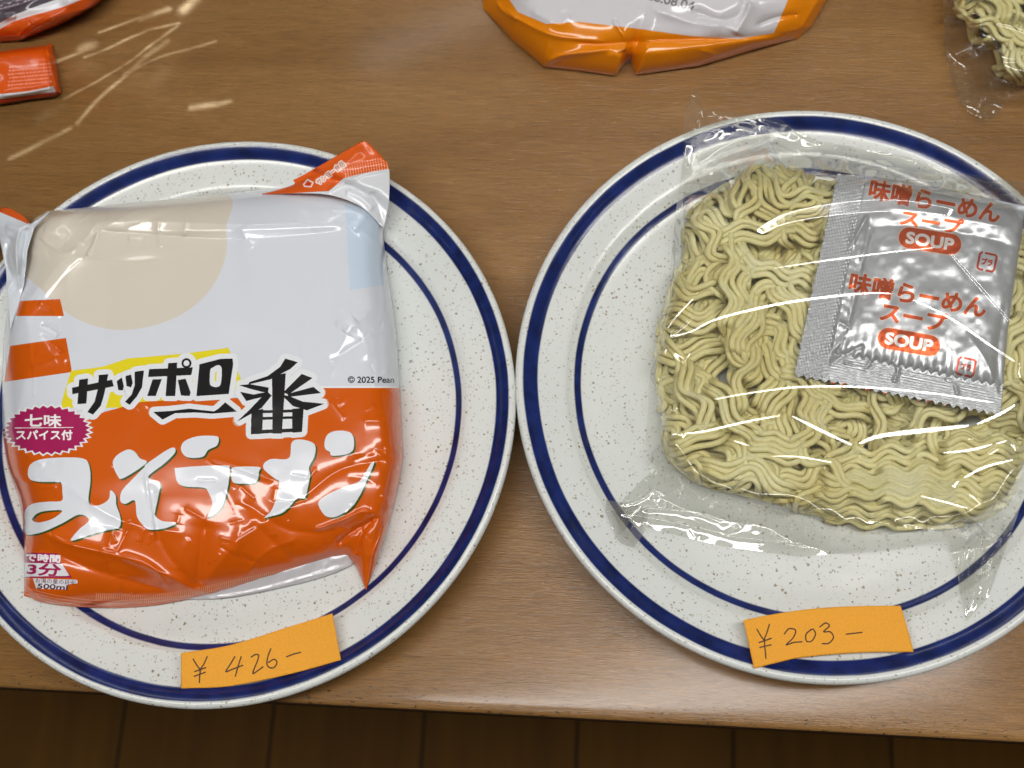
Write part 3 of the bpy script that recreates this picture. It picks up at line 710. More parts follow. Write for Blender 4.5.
noodle_block(outA, np.array([845., 345.]), .0122, .021, zonesA, 25, 'pale dried wavy noodle block on the right plate beneath the silver soup sachet', (*PL[1], .012), 11, 'dried noodle blocks')
outB = [(955, -10), (958, 14), (968, 20), (972, 40), (986, 48), (990, 62), (1004, 78), (1030, 84), (1075, 74), (1120, 40), (1120, -60), (1040, -90), (975, -60)]
noodle_block(outB, np.array([1040., 0.]), .0012, .024, lambda x, y: (1.3+.3*math.sin(x*.05), 0, 3.2), 22, 'pale dried noodle block in the upper right corner, cut off by the frame', tuple(at(1040, 0, 0)), 5, 'dried noodle blocks')

# ------------------------------------------------------------------ soup sachet
SC = Canvas(780, 150, 1040, 430, 5.5, (196, 199, 204))
OR = (200, 84, 36)
def otext(t, x, y, w, h, a, r=.55):
    m = SC.text(t, x, y, w, h, a); mm = SC.grow(m, r+.25); SC.put(SC.grow(m, r+1.1), (222, 212, 210)); SC.put(mm, OR)
def soup(x, y, a):
    c, s = math.cos(math.radians(a)), math.sin(math.radians(a))
    P = [(x-21*c, y-21*s), (x+21*c, y+21*s)]
    SC.put(SC.linemask(P, 23.5), (226, 200, 190)); SC.put(SC.linemask(P, 21), OR)
    SC.put(SC.grow(SC.text('SOUP', x, y, 47, 11, a), .8), (236, 232, 230))
def mark(x, y, a=12):
    c, s = math.cos(math.radians(a)), math.sin(math.radians(a)); h = 8.5
    Q = [(x+u*h*c-v*h*s, y+u*h*s+v*h*c) for u, v in ((-1, -1), (-.25, -1))]; 
    R = lambda pts: [(x+u*h*c-v*h*s, y+u*h*s+v*h*c) for u, v in pts]
    for pts in ([(-.35, -1), (.8, -1), (1, -.8), (1, .75), (.8, 1), (.15, 1)], [(-.35, 1), (-.8, 1), (-1, .8), (-1, -.75), (-.8, -1)]):
        SC.put(SC.linemask(R(pts), 2.2), (176, 70, 52))
    SC.put(SC.grow(SC.text('プラ', x, y, 10.5, 6.5, a), .45), (176, 70, 52))
otext('味噌らーめん', 935, 201, 132, 20, 11); otext('スープ', 932, 222, 62, 15, 10)
soup(930, 241, 9); mark(987, 262)
otext('味噌らーめん', 918, 295, 138, 20, 11); otext('スープ', 914, 317, 66, 18, 11)
soup(909, 342, 10); mark(966, 367)
otext('味噌らーめん', 893, 401, 128, 15, 11)
# embossed crimp tone is in the relief, print only carries colours
foil, nt, b, N, Lk = mat('printed aluminium foil')
t = N.new('ShaderNodeTexImage'); t.image = SC.image('sachet print'); t.extension = 'EXTEND'; Lk.new(t.outputs[0], b.inputs['Base Color'])
b.inputs['Metallic'].default_value = .6; b.inputs['Roughness'].default_value = .36
tc = N.new('ShaderNodeTexCoord'); nz = node(N, 'ShaderNodeTexNoise', Scale=130.0, Detail=4.0, Roughness=.6); Lk.new(tc.outputs['Object'], nz.inputs['Vector'])
bp = node(N, 'ShaderNodeBump', Strength=.2, Distance=.0009); Lk.new(nz.outputs[0], bp.inputs['Height']); Lk.new(bp.outputs[0], b.inputs['Normal'])
def zz(a, b_, n, amp, ph=0):
    a, b_ = np.array(a, float), np.array(b_, float); d = b_-a; nn = np.array([-d[1], d[0]])/np.linalg.norm(d)
    return [tuple(a+d*i/(2*n)+nn*(amp if i % 2 else 0)) for i in range(2*n+1)]
def zsach(S, u, v, base):
    e = np.clip(1-np.abs(2*(np.clip(u, .15, 1)-.15)/.85-1)**4, 0, 1)**.5*np.clip(1-np.abs(2*np.clip((v-.03)/.83, 0, 1)-1)**5, 0, 1)**.5
    z = .0392+.0046*e
    left = (u < .15); bot = (v > .87)
    crimp = .00035*(np.sign(np.sin(S[..., 1]*1.9+S[..., 0]*.35))*.5+np.sin(S[..., 0]*2.2-S[..., 1]*.4)*.5)
    z = z+np.where(left, crimp, 0)+np.where(bot & ~left, .00025*np.sin((S[..., 1]-S[..., 0]*.2)*2.3), 0)
    z += creases(S, [([(862, 190), (850, 250), (836, 330), (826, 372)], 4, 1.5), ([(872, 215), (856, 290), (842, 350), (838, 362)], 4, -1.2), ([(850, 248), (868, 214)], 3, 1.4),
        ([(836, 320), (848, 330), (832, 352)], 3, 1.1), ([(828, 366), (850, 352), (866, 345)], 3, -.9), ([(842, 362), (864, 368), (872, 358)], 2.5, 1.0), ([(893, 384), (898, 370), (892, 360)], 2.5, 1.3), ([(958, 396), (954, 384), (944, 378)], 2.5, 1.0),
        ([(965, 330), (985, 360), (1000, 398)], 5, .9), ([(1006, 300), (998, 350), (1000, 400)], 6, -1.0), ([(850, 232), (900, 226), (975, 236), (1015, 246)], 7, -1.3), ([(880, 206), (940, 214), (1010, 228)], 5, .9),
        ([(880, 372), (930, 378), (990, 392)], 4, -.6)])
    z += vnoise(S[..., 0]/14, S[..., 1]/14)*.0010*e+vnoise(S[..., 0]/6, S[..., 1]/6+7)*.0003
    return z-.0004*v
so = sheet('soup_sachet', [(838, 174), (870, 176), (930, 186), (1026, 206)], [(1026, 206), (1018, 260), (1008, 330), (1001, 413)], zz((795, 372), (1001, 412), 24, 4.5), zz((838, 174), (795, 373), 24, .9), 300, 300, zsach, foil, SC, None, .0004, False, tuple(at(905, 300, .035)))
tag(so, 'silver foil soup sachet with orange Japanese lettering lying on the noodles', 'soup sachet')

# ------------------------------------------------------------------ clear film bags
fl = film_mat('clear cellophane', .988, 1.9, .06, .02)
fl2 = film_mat('clear cellophane under', .985, .5, .1, .015)
cb = empty('clear_bag', (*PL[1], .012)); tag(cb, 'crinkled clear film bag over the noodles and soup sachet on the right plate', 'plastic bag', 'clear film noodle bags')
fac = [([(750, 238), (785, 219), (845, 208), (905, 206), (962, 214)], 13, 0), ([(762, 270), (830, 260), (900, 251), (945, 247)], 2.2, 0), ([(945, 247), (965, 270), (1000, 310), (1018, 332)], 3.4, 0),
    ([(662, 339), (690, 332), (720, 318), (790, 302), (870, 293), (905, 296)], 3.2, 0), ([(905, 296), (950, 318), (1000, 352), (1030, 370)], 2.6, 0),
    ([(695, 403), (750, 393), (800, 387), (860, 387), (930, 393), (990, 402), (1016, 404)], 2.6, 0), ([(662, 435), (700, 432), (745, 422), (788, 414)], 2.6, 0), ([(788, 414), (820, 430), (854, 446)], 3.2, 0),
    ([(854, 446), (880, 436), (930, 430), (975, 425)], 5, 0), ([(975, 425), (1000, 414), (1018, 403)], 3.6, 0), ([(940, 453), (970, 450), (1010, 440)], 2.6, 0), ([(962, 479), (985, 467), (1016, 459)], 2.8, 0),
    ([(918, 495), (945, 502), (970, 509)], 1.8, 0), ([(767, 456), (800, 457), (835, 463)], 1.8, 0), ([(732, 440), (750, 446)], 1.8, 0), ([(968, 494), (982, 503)], 1.8, 0), ([(660, 340), (675, 318), (700, 292)], 1.8, 0), ([(720, 478), (730, 488), (735, 496)], 2.2, 0), ([(672, 352), (684, 362)], 5, 0)]
facm = [([(688, 128), (700, 136), (712, 146)], 8, 0), ([(686, 150), (684, 200), (687, 245)], 2.6, 1), ([(732, 118), (733, 142)], 2.4, 1), ([(700, 126), (716, 130), (722, 130)], 2.4, 0), ([(744, 118), (756, 122), (770, 126)], 2.6, 1),
    ([(663, 500), (680, 490), (698, 482)], 2.6, 0), ([(725, 500), (732, 490), (742, 485)], 2.6, 0), ([(724, 535), (732, 530), (742, 527)], 3, 0), ([(724, 536), (760, 540), (812, 549)], 2.6, 0), ([(640, 512), (680, 516), (700, 522)], 2, 0),
    ([(790, 130), (808, 140), (820, 146)], 3, 1), ([(840, 150), (870, 152), (900, 158)], 2.5, 1), ([(900, 160), (930, 168), (960, 178)], 3, 1), ([(870, 168), (895, 172)], 2.5, 1), ([(980, 560), (986, 530), (996, 500)], 2.2, 0), ([(968, 612), (972, 606)], 3, 0), ([(690, 170), (704, 178)], 3, 1), ([(646, 462), (660, 462)], 3, 0), ([(840, 536), (880, 532), (920, 526)], 2.2, 0), ([(800, 540), (812, 536)], 2.6, 0)]
cr = [([(686, 130), (684, 190), (680, 245), (686, 290)], 2.4, 1.2), ([(704, 118), (696, 150), (688, 180)], 3, 1.2), ([(686, 98), (700, 108), (704, 124)], 4, 2.0), ([(732, 120), (733, 140)], 2, 1.0), ([(700, 126), (718, 131)], 2, 1.0),
    ([(663, 500), (680, 490), (698, 482)], 1.8, .8), ([(725, 500), (732, 490), (742, 485)], 1.8, .8), ([(724, 535), (732, 530), (740, 528)], 2, .8), ([(724, 536), (760, 540), (812, 549)], 2, 1.0),
    ([(740, 112), (790, 128), (815, 142), (830, 146), (870, 150), (905, 156), (960, 172)], 3, 1.5), ([(700, 112), (740, 128), (800, 150), (850, 176), (900, 180)], 5, 1.0), ([(860, 158), (900, 168), (940, 176)], 3, 1.2), ([(950, 192), (985, 186), (1024, 182)], 3, 1.4), ([(980, 200), (1005, 190), (1020, 200)], 3, 1.6),
    ([(612, 506), (640, 500), (665, 478)], 3, 1.3), ([(612, 512), (650, 518), (700, 528), (724, 534)], 3, 1.2), ([(640, 508), (690, 512), (720, 522)], 3, .9), ([(652, 380), (646, 430), (652, 470)], 3, 1.2), ([(668, 345), (656, 400), (655, 440)], 2.5, -1.0),
    ([(965, 540), (963, 580), (966, 618)], 2.5, 1.6), ([(985, 510), (978, 560), (972, 612)], 3, 1.2), ([(1010, 490), (1000, 550), (985, 600)], 3, 1.2), ([(870, 520), (920, 530), (960, 536)], 3, 1.0), ([(880, 545), (930, 528), (985, 512)], 3, 1.0), ([(840, 538), (900, 534), (950, 520)], 2, .7), ([(700, 290), (688, 320), (668, 336)], 2, .8), ([(1010, 250), (1016, 300), (1020, 380)], 4, 1.4)]
r2 = np.random.default_rng(3)
for i in range(60):   # short random crinkles along the loose margins
    tt_ = r2.random()
    side = r2.integers(0, 4)
    p = {0: (r2.uniform(690, 1020), r2.uniform(118, 178)), 1: (r2.uniform(640, 680), r2.uniform(180, 500)), 2: (r2.uniform(640, 1010), r2.uniform(520, 550)), 3: (r2.uniform(955, 1030), r2.uniform(430, 610))}[int(side)]
    a = r2.uniform(0, 3.14); l = r2.uniform(5, 16)
    cr.append(([p, (p[0]+l*math.cos(a), p[1]+l*math.sin(a))], r2.uniform(1.6, 3.4), r2.uniform(.2, .6)))
def zfilm(S, u, v, base):
    R = in_radius(smoothline(outA, 4, True), np.array([845., 345.]), S[..., 0], S[..., 1]); d = np.hypot(S[..., 0]-845, S[..., 1]-345)
    t = R-d+13*vnoise(S[..., 0]/38, S[..., 1]/38)+5*vnoise(S[..., 0]/13, S[..., 1]/13)
    body = smooth01((t+32)/42)
    top = .0455
    z = (base+.0012)*(1-body)+top*body
    e = np.clip(np.minimum(np.minimum(u, 1-u), np.minimum(v, 1-v))*14, 0, 1)
    z += creases(S, cr)*(.55+.45*e)*.8
    z += .0003*vnoise(S[..., 0]/40, S[..., 1]/40)+(1-body)*(.0025*(vnoise(S[..., 0]/26, S[..., 1]/26)+.4)*e)+(1-body)*.0005*vnoise(S[..., 0]/9, S[..., 1]/9)*e
    z = np.maximum(z, base+.0006)
    return z+facets(S, fac, .038, z)+facets(S, facm, .016, z)
fb = dict(top=[(695, 88), (706, 112), (740, 113), (780, 119), (815, 140), (860, 148), (905, 156), (955, 172), (1024, 182), (1062, 178)], right=[(1062, 178), (1064, 300), (1052, 400), (1036, 460), (1016, 520), (988, 598), (966, 622)],
    bottom=[(612, 512), (622, 530), (640, 526), (680, 536), (720, 546), (800, 557), (860, 551), (910, 545), (944, 538), (954, 560), (966, 622)], left=[(695, 88), (684, 112), (683, 160), (676, 210), (668, 290), (650, 370), (646, 440), (650, 472), (628, 494), (612, 512)])
sheet('upper_film', fb['top'], fb['right'], fb['bottom'], fb['left'], 680, 740, zfilm, fl, None, cb, 0, False)
def zunder(S, u, v, base): return base+.0004
sheet('lower_film', fb['top'], fb['right'], fb['bottom'], fb['left'], 80, 80, zunder, fl2, None, cb, 0, False)
def ztail(S, u, v, base): return base+.0016+.002*np.sin(u*7)*np.sin(v*3)
sheet('corner_tail', [(606, 500), (625, 503), (648, 508)], [(648, 508), (645, 530), (634, 548)], [(606, 512), (618, 540), (634, 548)], [(606, 500), (606, 512)], 30, 24, ztail, film_mat('folded cellophane', .86, 1.2, .1, .14), None, cb, 0)

# second bag, upper right
cb2 = empty('clear_bag', tuple(at(1030, 20, 0))); tag(cb2, 'clear film bag round the noodle block cut off at the upper right corner', 'plastic bag', 'clear film noodle bags')
fac2 = [([(994, 24), (1010, 27), (1030, 34)], 3.4, 0), ([(996, 54), (1006, 60), (1018, 61)], 5, 0), ([(988, 88), (992, 100), (997, 112)], 2.4, 0), ([(962, 108), (974, 115), (984, 119)], 3.4, 0), ([(1008, 92), (1024, 97)], 3, 0), ([(975, 112), (990, 118)], 2.5, 1)]
cr2 = [([(960, 106), (972, 114), (985, 119)], 3, 1.4), ([(944, 0), (946, 50), (958, 98), (975, 108), (990, 122)], 2.5, 1.2), ([(970, 46), (985, 62), (1000, 74)], 3, 1.0), ([(984, 76), (986, 96), (978, 108)], 3, 1.2), ([(1005, 92), (1024, 98), (1040, 96)], 3, 1.3), ([(986, 72), (1005, 80), (1030, 84)], 2, .8)]
def zfilm2(S, u, v, base):
    R = in_radius(smoothline(outB, 4, True), np.array([1040., 0.]), S[..., 0], S[..., 1]); d = np.hypot(S[..., 0]-1040, S[..., 1])
    body = smooth01((R-d+30)/45)
    e = np.clip(np.minimum(np.minimum(u, 1-u), np.minimum(v, 1-v))*14, 0, 1)
    z = np.maximum(.0015*(1-body)+.029*body+creases(S, cr2)*.7+.0006*vnoise(S[..., 0]/14, S[..., 1]/14)+(1-body)*.002*(vnoise(S[..., 0]/18, S[..., 1]/18)+.4)*e, .0008)
    return z+facets(S, fac2, .02, z)
fb2 = dict(top=[(944, -100), (1140, -110)], right=[(1140, -110), (1140, 90)], bottom=[(982, 122), (995, 116), (1010, 100), (1060, 100), (1140, 90)], left=[(944, -100), (943, 0), (945, 55), (955, 95), (968, 112), (982, 122)])
sheet('upper_film', fb2['top'], fb2['right'], fb2['bottom'], fb2['left'], 300, 340, zfilm2, fl, None, cb2, 0, False)
sheet('lower_film', fb2['top'], fb2['right'], fb2['bottom'], fb2['left'], 40, 40, zunder, fl2, None, cb2, 0, False)

# ------------------------------------------------------------------ upper pouch seen from its back
YO_ = 0
UP = Canvas(460, -140, 860, 90, 4, (206, 203, 207))
YO = (226, 132, 10)
UP.poly([(460, -140), (500, -140), (508, -2), (518, 12), (546, 24), (580, 22), (640, 29), (690, 36), (738, 39), (774, 33), (788, 0), (800, -140), (860, -140), (860, 90), (460, 90)], YO)
m = UP.text('2026.08.04', 664, -1, 62, 9, 14); UP.put(UP.grow(m, .2), (120, 116, 118))
upm = printed('yellow orange pouch film', UP.image('yellow pouch print'), .2, 0.3)
ucr = [([(500, 5), (520, 20), (556, 36), (610, 42)], 5, 1.6), ([(545, 66), (560, 56), (590, 52), (612, 49)], 4, 2.0), ([(496, 2), (504, 12), (518, 20)], 3, 1.2), ([(612, 18), (620, 30), (626, 42), (622, 54)], 3, 1.3), ([(560, 40), (600, 44), (660, 40), (740, 38), (790, 32)], 6, -2.2), ([(600, 56), (660, 52), (720, 44), (780, 36)], 8, 1.2),
    ([(700, 50), (714, 55), (706, 63)], 3, .8), ([(690, 10), (720, 20), (740, 14), (748, -10)], 7, -2.6), ([(735, 36), (742, 22), (752, 0)], 8, 2.6), ([(755, 26), (775, 18), (800, 14)], 4, -1.5), ([(650, 8), (690, 22), (726, 26)], 8, 1.4), ([(530, 10), (560, 24), (570, 10)], 8, 1.2), ([(630, 70), (627, 60), (622, 50)], 4, -3.0), ([(800, 30), (812, 10), (822, -6)], 5, 1.2)]
def zup(S, u, v, base):
    e = np.clip(1-np.abs(2*u-1)**6, 0, 1)**.6*np.clip(1-np.clip(2*v-1, 0, 1)**3, 0, 1)**.8*np.clip(1-np.clip(1-2*v, 0, 1)**5, 0, 1)
    return .0012+.026*e+creases(S, ucr, .04)*np.clip(e*3, .2, 1)+vnoise(S[..., 0]/24, S[..., 1]/24)*.003*e+vnoise(S[..., 0]/60, S[..., 1]/60)*.004*e
up_ = empty('noodle_pouch', tuple(at(650, -30, 0))); tag(up_, 'yellow edged white pouch lying back up at the top, cut off by the frame', 'noodle packet')
pouch('pouch', [(470, -130), (840, -130)], [(840, -130), (836, -20), (826, 2), (812, 26), (798, 38)], [(483, 8), (512, 40), (544, 67), (580, 71), (615, 76), (626, 62), (630, 60), (636, 75), (700, 66), (750, 51), (798, 38)], [(470, -130), (483, 8)], 300, 200, zup, [upm, silver], UP, up_, sm=False, under=.0008)

# ------------------------------------------------------------------ orange things, upper left
OG = Canvas(-140, -120, 140, 120, 4, (208, 82, 16))
OG.poly([(-140, -120), (140, -120), (96, -6), (60, 8), (30, 16), (12, 22), (0, 29), (-140, 60)], (222, 222, 226))
OG.poly([(-140, -120), (140, -120), (72, -6), (40, 5), (14, 15), (0, 23), (-140, 50)], (84, 76, 84))
for yy in range(0, 14):
    for xx in range(-20, 22):
        if rng.random() < .7: OG.stroke([(xx*4, yy*3-30-xx*1.2), (xx*4+2.6, yy*3-30.8-xx*1.2)], 1.0, (190, 170, 178), False)
ogm = printed('orange pouch film', OG.image('orange pouch print'), .18, 0.3)
def zog(S, u, v, base):
    e = np.clip(1-np.abs(2*u-1)**6, 0, 1)**.6*np.clip(1-np.clip(2*v-1, 0, 1)**3, 0, 1)**.8*np.clip(1-np.clip(1-2*v, 0, 1)**5, 0, 1)
    return .0012+.02*e+creases(S, [([(0, 26), (30, 16), (70, 4)], 5, -1.5), ([(64, 21), (80, 12), (100, 1)], 3, 1.4), ([(30, 18), (34, 24)], 2.5, 1.4), ([(48, 16), (54, 24), (60, 28)], 4, 1.6), ([(18, 34), (24, 40)], 3, 1.6), ([(20, 32), (30, 24)], 4, 1.0), ([(0, 10), (20, 4), (40, -8)], 4, 1.6), ([(4, 18), (16, 16)], 3, 1.6)])+vnoise(S[..., 0]/14, S[..., 1]/14)*.0028*e
op = empty('orange_pouch', tuple(at(20, -10, 0))); tag(op, 'glossy orange pouch with dark small print in the upper left corner', 'noodle packet')
pouch('pouch', [(-120, -100), (120, -100)], [(120, -100), (112, -8), (96, 6), (70, 20)], [(-120, 44), (-30, 44), (0, 42), (22, 40), (50, 29), (70, 20)], [(-120, -100), (-120, 44)], 200, 140, zog, [ogm, silver], OG, op, sm=False, under=.0008)
# spice sachet
SS = Canvas(-60, 30, 80, 120, 7, (216, 84, 14))
for r in range(6):
    x = 9+rng.uniform(-1, 1)
    while x < 50:
        l = rng.uniform(1.2, 2.2); y = 68+r*3.6-x*.09
        SS.stroke([(x, y), (x+l, y-.1)], 1.0, (240, 150, 130), False)
        if rng.random() < .6: SS.stroke([(x+l/2, y-1.2), (x+l/2, y+1.2)], .6, (240, 150, 130), False)
        x += l+rng.uniform(.5, 1.4)
SS.poly([(-60, 97), (0, 94), (30, 91), (53, 86), (56, 92), (30, 95), (0, 99), (-60, 104)], (206, 206, 212))
SS.poly([(-60, 103), (0, 99), (30, 95), (56, 92), (60, 92), (60, 120), (-60, 120)], (150, 38, 16))
ssm = printed('orange sachet film', SS.image('spice print'), .22, 0.3)
sm_ = empty('spice_sachet', tuple(at(0, 75, 0))); tag(sm_, 'small flat orange sachet with tiny white print at the upper left edge', 'seasoning sachet')
def zss(S, u, v, base):
    e = np.clip(1-np.abs(2*v-1)**5, 0, 1)**.6*np.clip((1-u)*12, 0, 1)**.7*np.clip(u*12, 0, 1)
    return .0012+.009*e+creases(S, [([(47, 44), (51, 66), (58, 92)], 1.8, 1.0), ([(53, 46), (57, 70), (60, 88)], 1.8, -.9), ([(0, 96), (30, 92), (54, 87)], 3, 1.8), ([(-20, 102), (20, 98), (50, 93)], 3, -1.6)])+vnoise(S[..., 0]/12, S[..., 1]/12)*.0008*e
pouch('sachet', [(-70, 56), (0, 51), (30, 47), (52, 44)], [(52, 44), (56, 60), (61, 93)], [(-70, 112), (0, 105), (30, 100), (55, 97), (61, 93)], [(-70, 56), (-70, 112)], 160, 100, zss, [ssm, silver], SS, sm_, sm=False)

# ------------------------------------------------------------------ price slips
INK = (70, 42, 26)
def slip(x0, y0, x1, y1, strokes, corners, label, name):
    cvs = Canvas(x0, y0, x1, y1, 7, (232, 160, 40))
    for s in strokes: cvs.stroke(s, 1.35, INK)
    m, nt, b, N, Lk = mat(name)
    t = N.new('ShaderNodeTexImage'); t.image = cvs.image(name); t.extension = 'EXTEND'
    tc = N.new('ShaderNodeTexCoord'); nz = node(N, 'ShaderNodeTexNoise', Scale=1500.0, Detail=4.0); Lk.new(tc.outputs['Object'], nz.inputs['Vector'])
    Lk.new(mixc(N, Lk, .25, t.outputs[0], ramp(N, Lk, nz.outputs[0], [(.3, g(.7)), (.7, g(1.2))]), 'MULTIPLY'), b.inputs['Base Color'])
    b.inputs['Roughness'].default_value = .75
    bp = node(N, 'ShaderNodeBump', Strength=.2, Distance=.0003); Lk.new(nz.outputs[0], bp.inputs['Height']); Lk.new(bp.outputs[0], b.inputs['Normal'])
    def zs(S, u, v, base): return np.maximum(base+.0005, .0256+.0030*(u-.5)**2*4*(1-v*.6)+.0006*np.sin(u*5))
    o = sheet('price_slip', *corners, 60, 24, zs, m, cvs, None, .00018, True, tuple(at((x0+x1)/2, (y0+y1)/2, .026)))
    tag(o, label, 'price tag', 'handwritten price slips')
q = lambda p: cropA(p, 120, 620, 6.4)
slip(170, 605, 350, 700, [q([(468, 250), (490, 287), (515, 320)]), q([(558, 235), (538, 280), (515, 320), (508, 400)]), q([(478, 330), (548, 305)]), q([(475, 360), (545, 335)]),
    q([(735, 235), (705, 285), (678, 330), (720, 315), (785, 290)]), q([(775, 235), (755, 300), (738, 360)]), q([(840, 237), (865, 222), (887, 225), (880, 260), (850, 340), (880, 325), (915, 300)]),
    q([(965, 185), (948, 230), (940, 280), (958, 305), (988, 302), (1005, 270), (985, 252), (950, 272)]), [(286.6, 656.7), (294, 654), (300.6, 652.4)]],
    ([(181, 653), (230, 645), (285, 628), (332.3, 613.4)], [(332.3, 613.4), (341, 660)], [(181, 688.5), (230, 686), (290, 674), (341, 660)], [(181, 653), (181, 688.5)]),
    'orange paper slip with handwritten yen 426 on the left plate', 'slip paper')
q = lambda p: cropA(p, 640, 560, 2.667)
slip(735, 598, 925, 678, [q([(312, 185), (322, 202), (332, 215)]), q([(345, 172), (338, 195), (332, 215), (336, 262)]), q([(318, 220), (350, 209)]), q([(320, 233), (350, 226)]),
    q([(385, 197), (398, 183), (415, 188), (408, 208), (390, 226), (410, 220), (432, 218)]), q([(457, 185), (443, 198), (444, 216), (458, 216), (468, 198), (462, 185), (455, 186)]), q([(480, 178), (495, 168), (505, 176), (490, 191), (508, 192), (516, 207), (503, 222), (486, 223)]), q([(550, 198), (592, 193)])],
    ([(743.5, 620), (780, 613), (820, 608), (860, 606), (900.6, 605.7)], [(900.6, 605.7), (908, 630), (913.7, 652)], [(754, 668.7), (780, 662), (805, 657), (860, 652.5), (913.7, 652)], [(743.5, 620), (754, 668.7)]),
    'orange paper slip with handwritten yen 203 on the right plate', 'slip paper b')

# ------------------------------------------------------------------ light
def area(name, loc, sx, sy, watts, target, col=(1, .975, .94)):
    l = bpy.data.lights.new(name, 'AREA'); l.shape = 'RECTANGLE'; l.size = sx; l.size_y = sy; l.energy = watts; l.color = col
    o = bpy.data.objects.new(name, l); C.objects.link(o); o.location = loc
    d = Vector(target)-Vector(loc); o.rotation_euler = d.to_track_quat('-Z', 'Y').to_euler(); return o
area('ceiling_lamp', LAMP[0][0], 2.2, .2, 25.5, (.1, .15, 0))
area('ceiling_lamp', LAMP[1][0], 2.6, .08, 6, (0, .15, 0))
# light thrown back onto the table by the shiny wrappers (a patterned spot, like a projector)
c0 = at(110, 75, 0); hl = 1.0
gl = bpy.data.lights.new('reflected_glint', 'SPOT'); gl.energy = 150; gl.spot_size = math.radians(50); gl.spot_blend = .2; gl.shadow_soft_size = .0; gl.color = (.5, .76, 1.35)
go = bpy.data.objects.new('reflected_glint', gl); C.objects.link(go); go.location = (c0[0], c0[1], hl)
gl.use_nodes = True; N, Lk = gl.node_tree.nodes, gl.node_tree.links; em = N['Emission']
tc = N.new('ShaderNodeTexCoord'); sp = N.new('ShaderNodeSeparateXYZ'); Lk.new(tc.outputs['Normal'], sp.inputs[0])
az = math_(N, Lk, 'MAXIMUM', math_(N, Lk, 'ABSOLUTE', sp.outputs[2]), 1e-3)
qx, qy = math_(N, Lk, 'DIVIDE', sp.outputs[0], az), math_(N, Lk, 'DIVIDE', sp.outputs[1], az)
cmb = N.new('ShaderNodeCombineXYZ'); Lk.new(qx, cmb.inputs[0]); Lk.new(qy, cmb.inputs[1])
nz = node(N, 'ShaderNodeTexNoise', Scale=55.0, Detail=3.0); Lk.new(cmb.outputs[0], nz.inputs['Vector'])
def warp(q_, ch):
    w1 = node(N, 'ShaderNodeTexNoise', Scale=14.0, Detail=3.0); Lk.new(cmb.outputs[0], w1.inputs['Vector']); sc_ = N.new('ShaderNodeSeparateColor'); Lk.new(w1.outputs['Color'], sc_.inputs[0])
    return math_(N, Lk, 'ADD', q_, math_(N, Lk, 'MULTIPLY', math_(N, Lk, 'SUBTRACT', sc_.outputs[ch], .5), .009))
qx, qy = warp(qx, 0), warp(qy, 1)
segs = [([(57, 61), (95, 45)], 1.4, .8), ([(80, 48), (92, 44)], 4, .9), ([(84, 56), (117, 43), (147, 31), (178, 23)], 1.3, 1.0), ([(64, 98), (101, 78), (138, 55), (176, 26)], 1.3, 1.0), ([(79, 123), (99, 100), (125, 76)], 1.8, .8),
    ([(125, 74), (139, 62), (165, 42)], 2.6, .8), ([(128, 71), (155, 60), (215, 41)], 1.3, .7), ([(9, 158), (72, 128)], 1.8, .6), ([(97, 32), (165, 9)], 1.2, .9), ([(140, 19), (168, 8)], 2.4, 1.2), ([(183, 8), (196, -4)], 4, 1.5), ([(192, 108), (230, 102)], 2.2, .9), ([(40, 118), (60, 108)], 5, .15), ([(90, 60), (150, 70)], 22, .12)]
tot = None
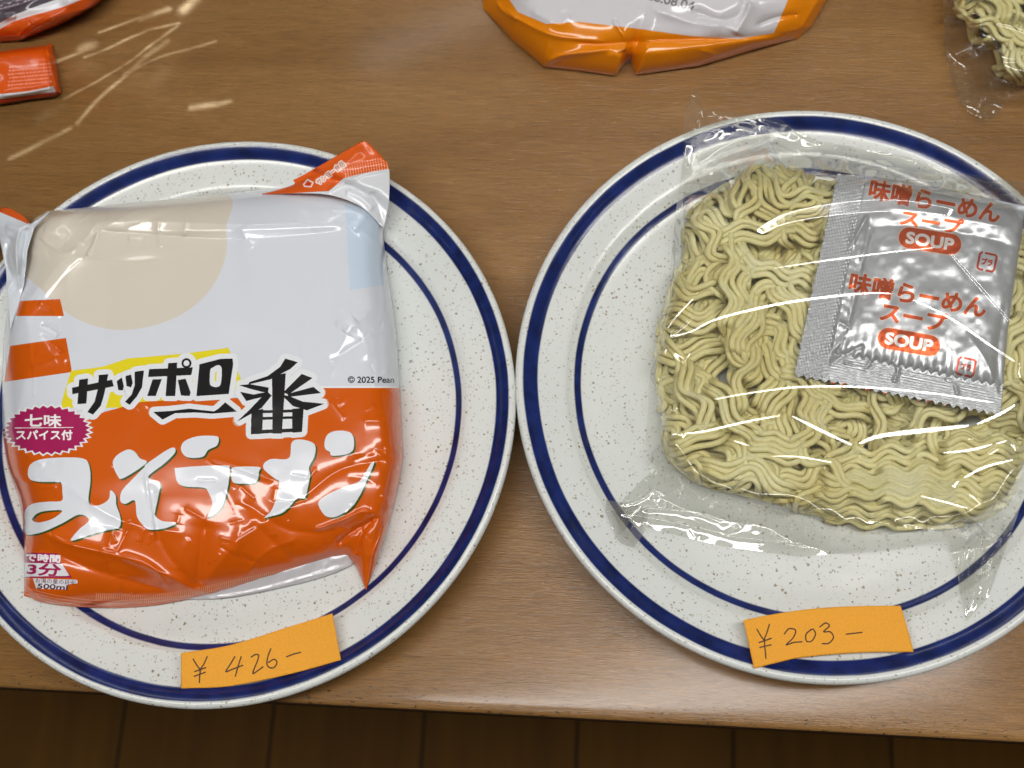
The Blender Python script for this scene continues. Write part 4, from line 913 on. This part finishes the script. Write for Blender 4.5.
for P, wd, I in segs:
    for a, b_ in zip(P[:-1], P[1:]):
        A3, B3 = (at(*a, 0)-c0)/hl, (at(*b_, 0)-c0)/hl; wr = wd*.00066/hl
        dx, dy = B3[0]-A3[0], B3[1]-A3[1]; LL = dx*dx+dy*dy
        ex, ey = math_(N, Lk, 'SUBTRACT', qx, float(A3[0])), math_(N, Lk, 'SUBTRACT', qy, float(A3[1]))
        tt2 = math_(N, Lk, 'ADD', math_(N, Lk, 'MULTIPLY', ex, float(dx/LL)), math_(N, Lk, 'MULTIPLY', ey, float(dy/LL)))
        cl_ = N.new('ShaderNodeClamp'); Lk.new(tt2, cl_.inputs[0])
        gx = math_(N, Lk, 'SUBTRACT', ex, math_(N, Lk, 'MULTIPLY', cl_.outputs[0], float(dx))); gy = math_(N, Lk, 'SUBTRACT', ey, math_(N, Lk, 'MULTIPLY', cl_.outputs[0], float(dy)))
        d2 = math_(N, Lk, 'ADD', math_(N, Lk, 'MULTIPLY', gx, gx), math_(N, Lk, 'MULTIPLY', gy, gy))
        v_ = math_(N, Lk, 'MULTIPLY', math_(N, Lk, 'EXPONENT', math_(N, Lk, 'MULTIPLY', d2, -1/(wr*wr))), I)
        tot = v_ if tot is None else math_(N, Lk, 'MAXIMUM', tot, v_)
tot = math_(N, Lk, 'MULTIPLY', tot, math_(N, Lk, 'MULTIPLY_ADD', nz.outputs[0], 3.0, -.8))
Lk.new(tot, em.inputs['Strength'])
w = bpy.data.worlds.new('World'); sc.world = w; w.use_nodes = True; N, Lk = w.node_tree.nodes, w.node_tree.links
bg = N['Background']; tc = N.new('ShaderNodeTexCoord'); sp = N.new('ShaderNodeSeparateXYZ'); Lk.new(tc.outputs['Generated'], sp.inputs[0])
nz = node(N, 'ShaderNodeTexNoise', Scale=2.2, Detail=2.0); Lk.new(tc.outputs['Generated'], nz.inputs['Vector'])
zz_ = math_(N, Lk, 'ADD', math_(N, Lk, 'MULTIPLY', sp.outputs[2], .5), math_(N, Lk, 'MULTIPLY', nz.outputs[0], .6))
Lk.new(ramp(N, Lk, zz_, [(.25, (.09, .08, .07, 1)), (.5, (.26, .245, .22, 1)), (.85, (.5, .49, .46, 1))]), bg.inputs[0]); bg.inputs[1].default_value = .27

sc.render.engine = 'CYCLES'
sc.cycles.max_bounces = 10; sc.cycles.transparent_max_bounces = 24; sc.cycles.use_denoising = True
sc.cycles.caustics_reflective = False; sc.cycles.caustics_refractive = False
sc.view_settings.view_transform = 'Standard'; sc.view_settings.look = 'None'
sc.view_settings.exposure = 0; sc.view_settings.gamma = 1
